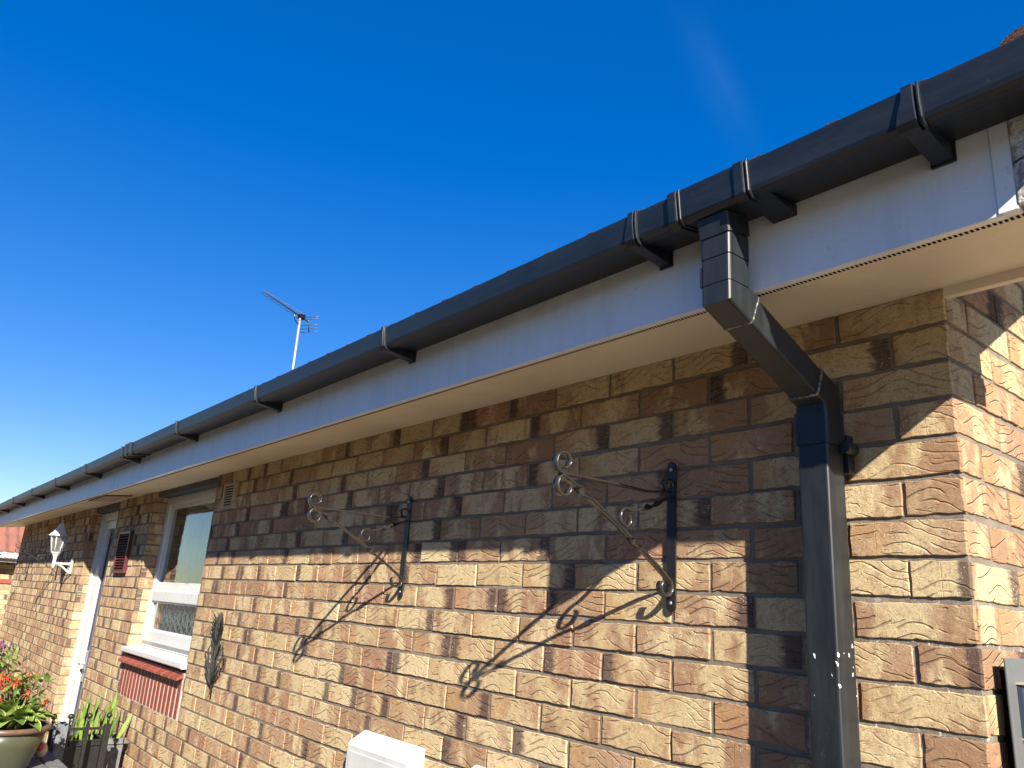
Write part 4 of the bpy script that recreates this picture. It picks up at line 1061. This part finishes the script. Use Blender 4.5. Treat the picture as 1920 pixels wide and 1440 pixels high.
fo.build('foliage', M_GREEN, pk); pf.build('purple_petals', M_PURP, pk); pw.build('white_petals', M_WHITEP, pk); dr.build('dry_leaves', M_DRY, pk)
# iron railing panel with ball finials
rl = thing('finial_railing', (-4.53, -0.37, GZ), 'short black iron railing with ball finials standing across to the wall', 'railing')
m_ = MB(); m_.box(-4.540, -4.520, -0.62, -0.225, -1.372, -1.360); off(m_.build('rail', M_BLACKMETAL, rl), rl)
m_ = MB(); m_.box(-4.540, -4.520, -0.62, -0.225, -2.02, -2.0); off(m_.build('rail', M_BLACKMETAL, rl), rl)
for i, y in enumerate((-0.507, -0.424, -0.329, -0.227)):
    w = 0.016 if i == 3 else 0.009
    m_ = MB(); m_.box(-4.53 - w, -4.53 + w, y - w, y + w, GZ, -1.345); off(m_.build('bar', M_BLACKMETAL, rl), rl)
    m_ = MB(); m_.sphere((-4.53, y, -1.300), 0.0155, 12, 8); m_.sphere((-4.53, y, -1.325), 0.009, 10, 6); m_.tube([(-4.53, y, -1.35), (-4.53, y, -1.31)], 0.006, 8); off(m_.build('finial', M_BLACKMETAL, rl), rl)
# planters with iris blades
def planter(x, y, w, ztop, label, mat, seed, col=True):
    t = thing('iris_planter', (x, y, GZ), label, 'planter', 'square planters of iris behind the railing')
    h = ztop - GZ; m_ = MB(); m_.add([(sx * w * s, sy * w * s, z) for z, s in ((0, .8), (h, 1.0)) for sx, sy in ((-1, -1), (1, -1), (1, 1), (-1, 1))],
        [(3, 2, 1, 0), (0, 1, 5, 4), (1, 2, 6, 5), (2, 3, 7, 6), (3, 0, 4, 7)]); m_.box(-w - .01, w + .01, -w - .01, -w + .01, h - 0.03, h); m_.box(-w - .01, w + .01, w - .01, w + .01, h - 0.03, h)
    m_.box(-w - .01, -w + .01, -w, w, h - 0.03, h); m_.box(w - .01, w + .01, -w, w, h - 0.03, h); m_.box(-w, w, -w, w, h - 0.05, h - 0.04)
    m_.build('planter_box', mat, t, bevel=0.002)
    R_ = random.Random(seed); bl = MB()
    for k in range(17):
        a = R_.uniform(0, 6.28); r = R_.uniform(0, w * 0.8); b0 = Vector((r * math.cos(a), r * math.sin(a), h - 0.04)); L = R_.uniform(0.12, 0.30)
        tpv = b0 + Vector((R_.uniform(-.07, .07), R_.uniform(-.07, .07), L)); bl.blade(b0, tpv, R_.uniform(0.008, 0.013), (R_.uniform(-1, 1), R_.uniform(-1, 1), 0.1), 0.05, 6)
    bl.build('iris_blades', M_IRIS, t); return t
planter(-4.72, -0.30, 0.095, -1.44, 'black square planter of iris nearest the railing finials', M_BLACKMETAL, 3)
planter(-4.90, -0.13, 0.085, -1.47, 'grey square planter of iris tight against the brick wall', M_TIMBER, 5)
# painted bird ornament
bo = thing('bird_ornament', (-4.215, -0.60, TZ), 'small painted cream bird ornament with a red face behind the olive pot', 'ornament')
M_CREAM = simple('cream_paint', (0.62, 0.47, 0.30), 0.5); M_REDP = simple('red_paint', (0.45, 0.05, 0.05), 0.4)
m_ = MB(); m_.sphere((0, 0, 0.045), 0.036, 14, 10, (1.25, 0.9, 1.0)); m_.blade((-0.035, 0, 0.05), (-0.085, 0.01, 0.075), 0.02, (0, 0, 1)); m_.build('bird_body', M_CREAM, bo)
m_ = MB(); m_.sphere((0.042, -0.012, 0.066), 0.019, 12, 8); m_.tube([(0.055, -0.018, 0.064), (0.075, -0.026, 0.060)], [0.006, 0.001], 6); m_.build('bird_head', M_REDP, bo)
m_ = MB(); m_.tube([(0, 0.012, 0.0), (0, 0.008, 0.02)], 0.003, 6); m_.tube([(0, -0.012, 0.0), (0, -0.008, 0.02)], 0.003, 6); m_.build('bird_legs', M_BLACKMETAL, bo)
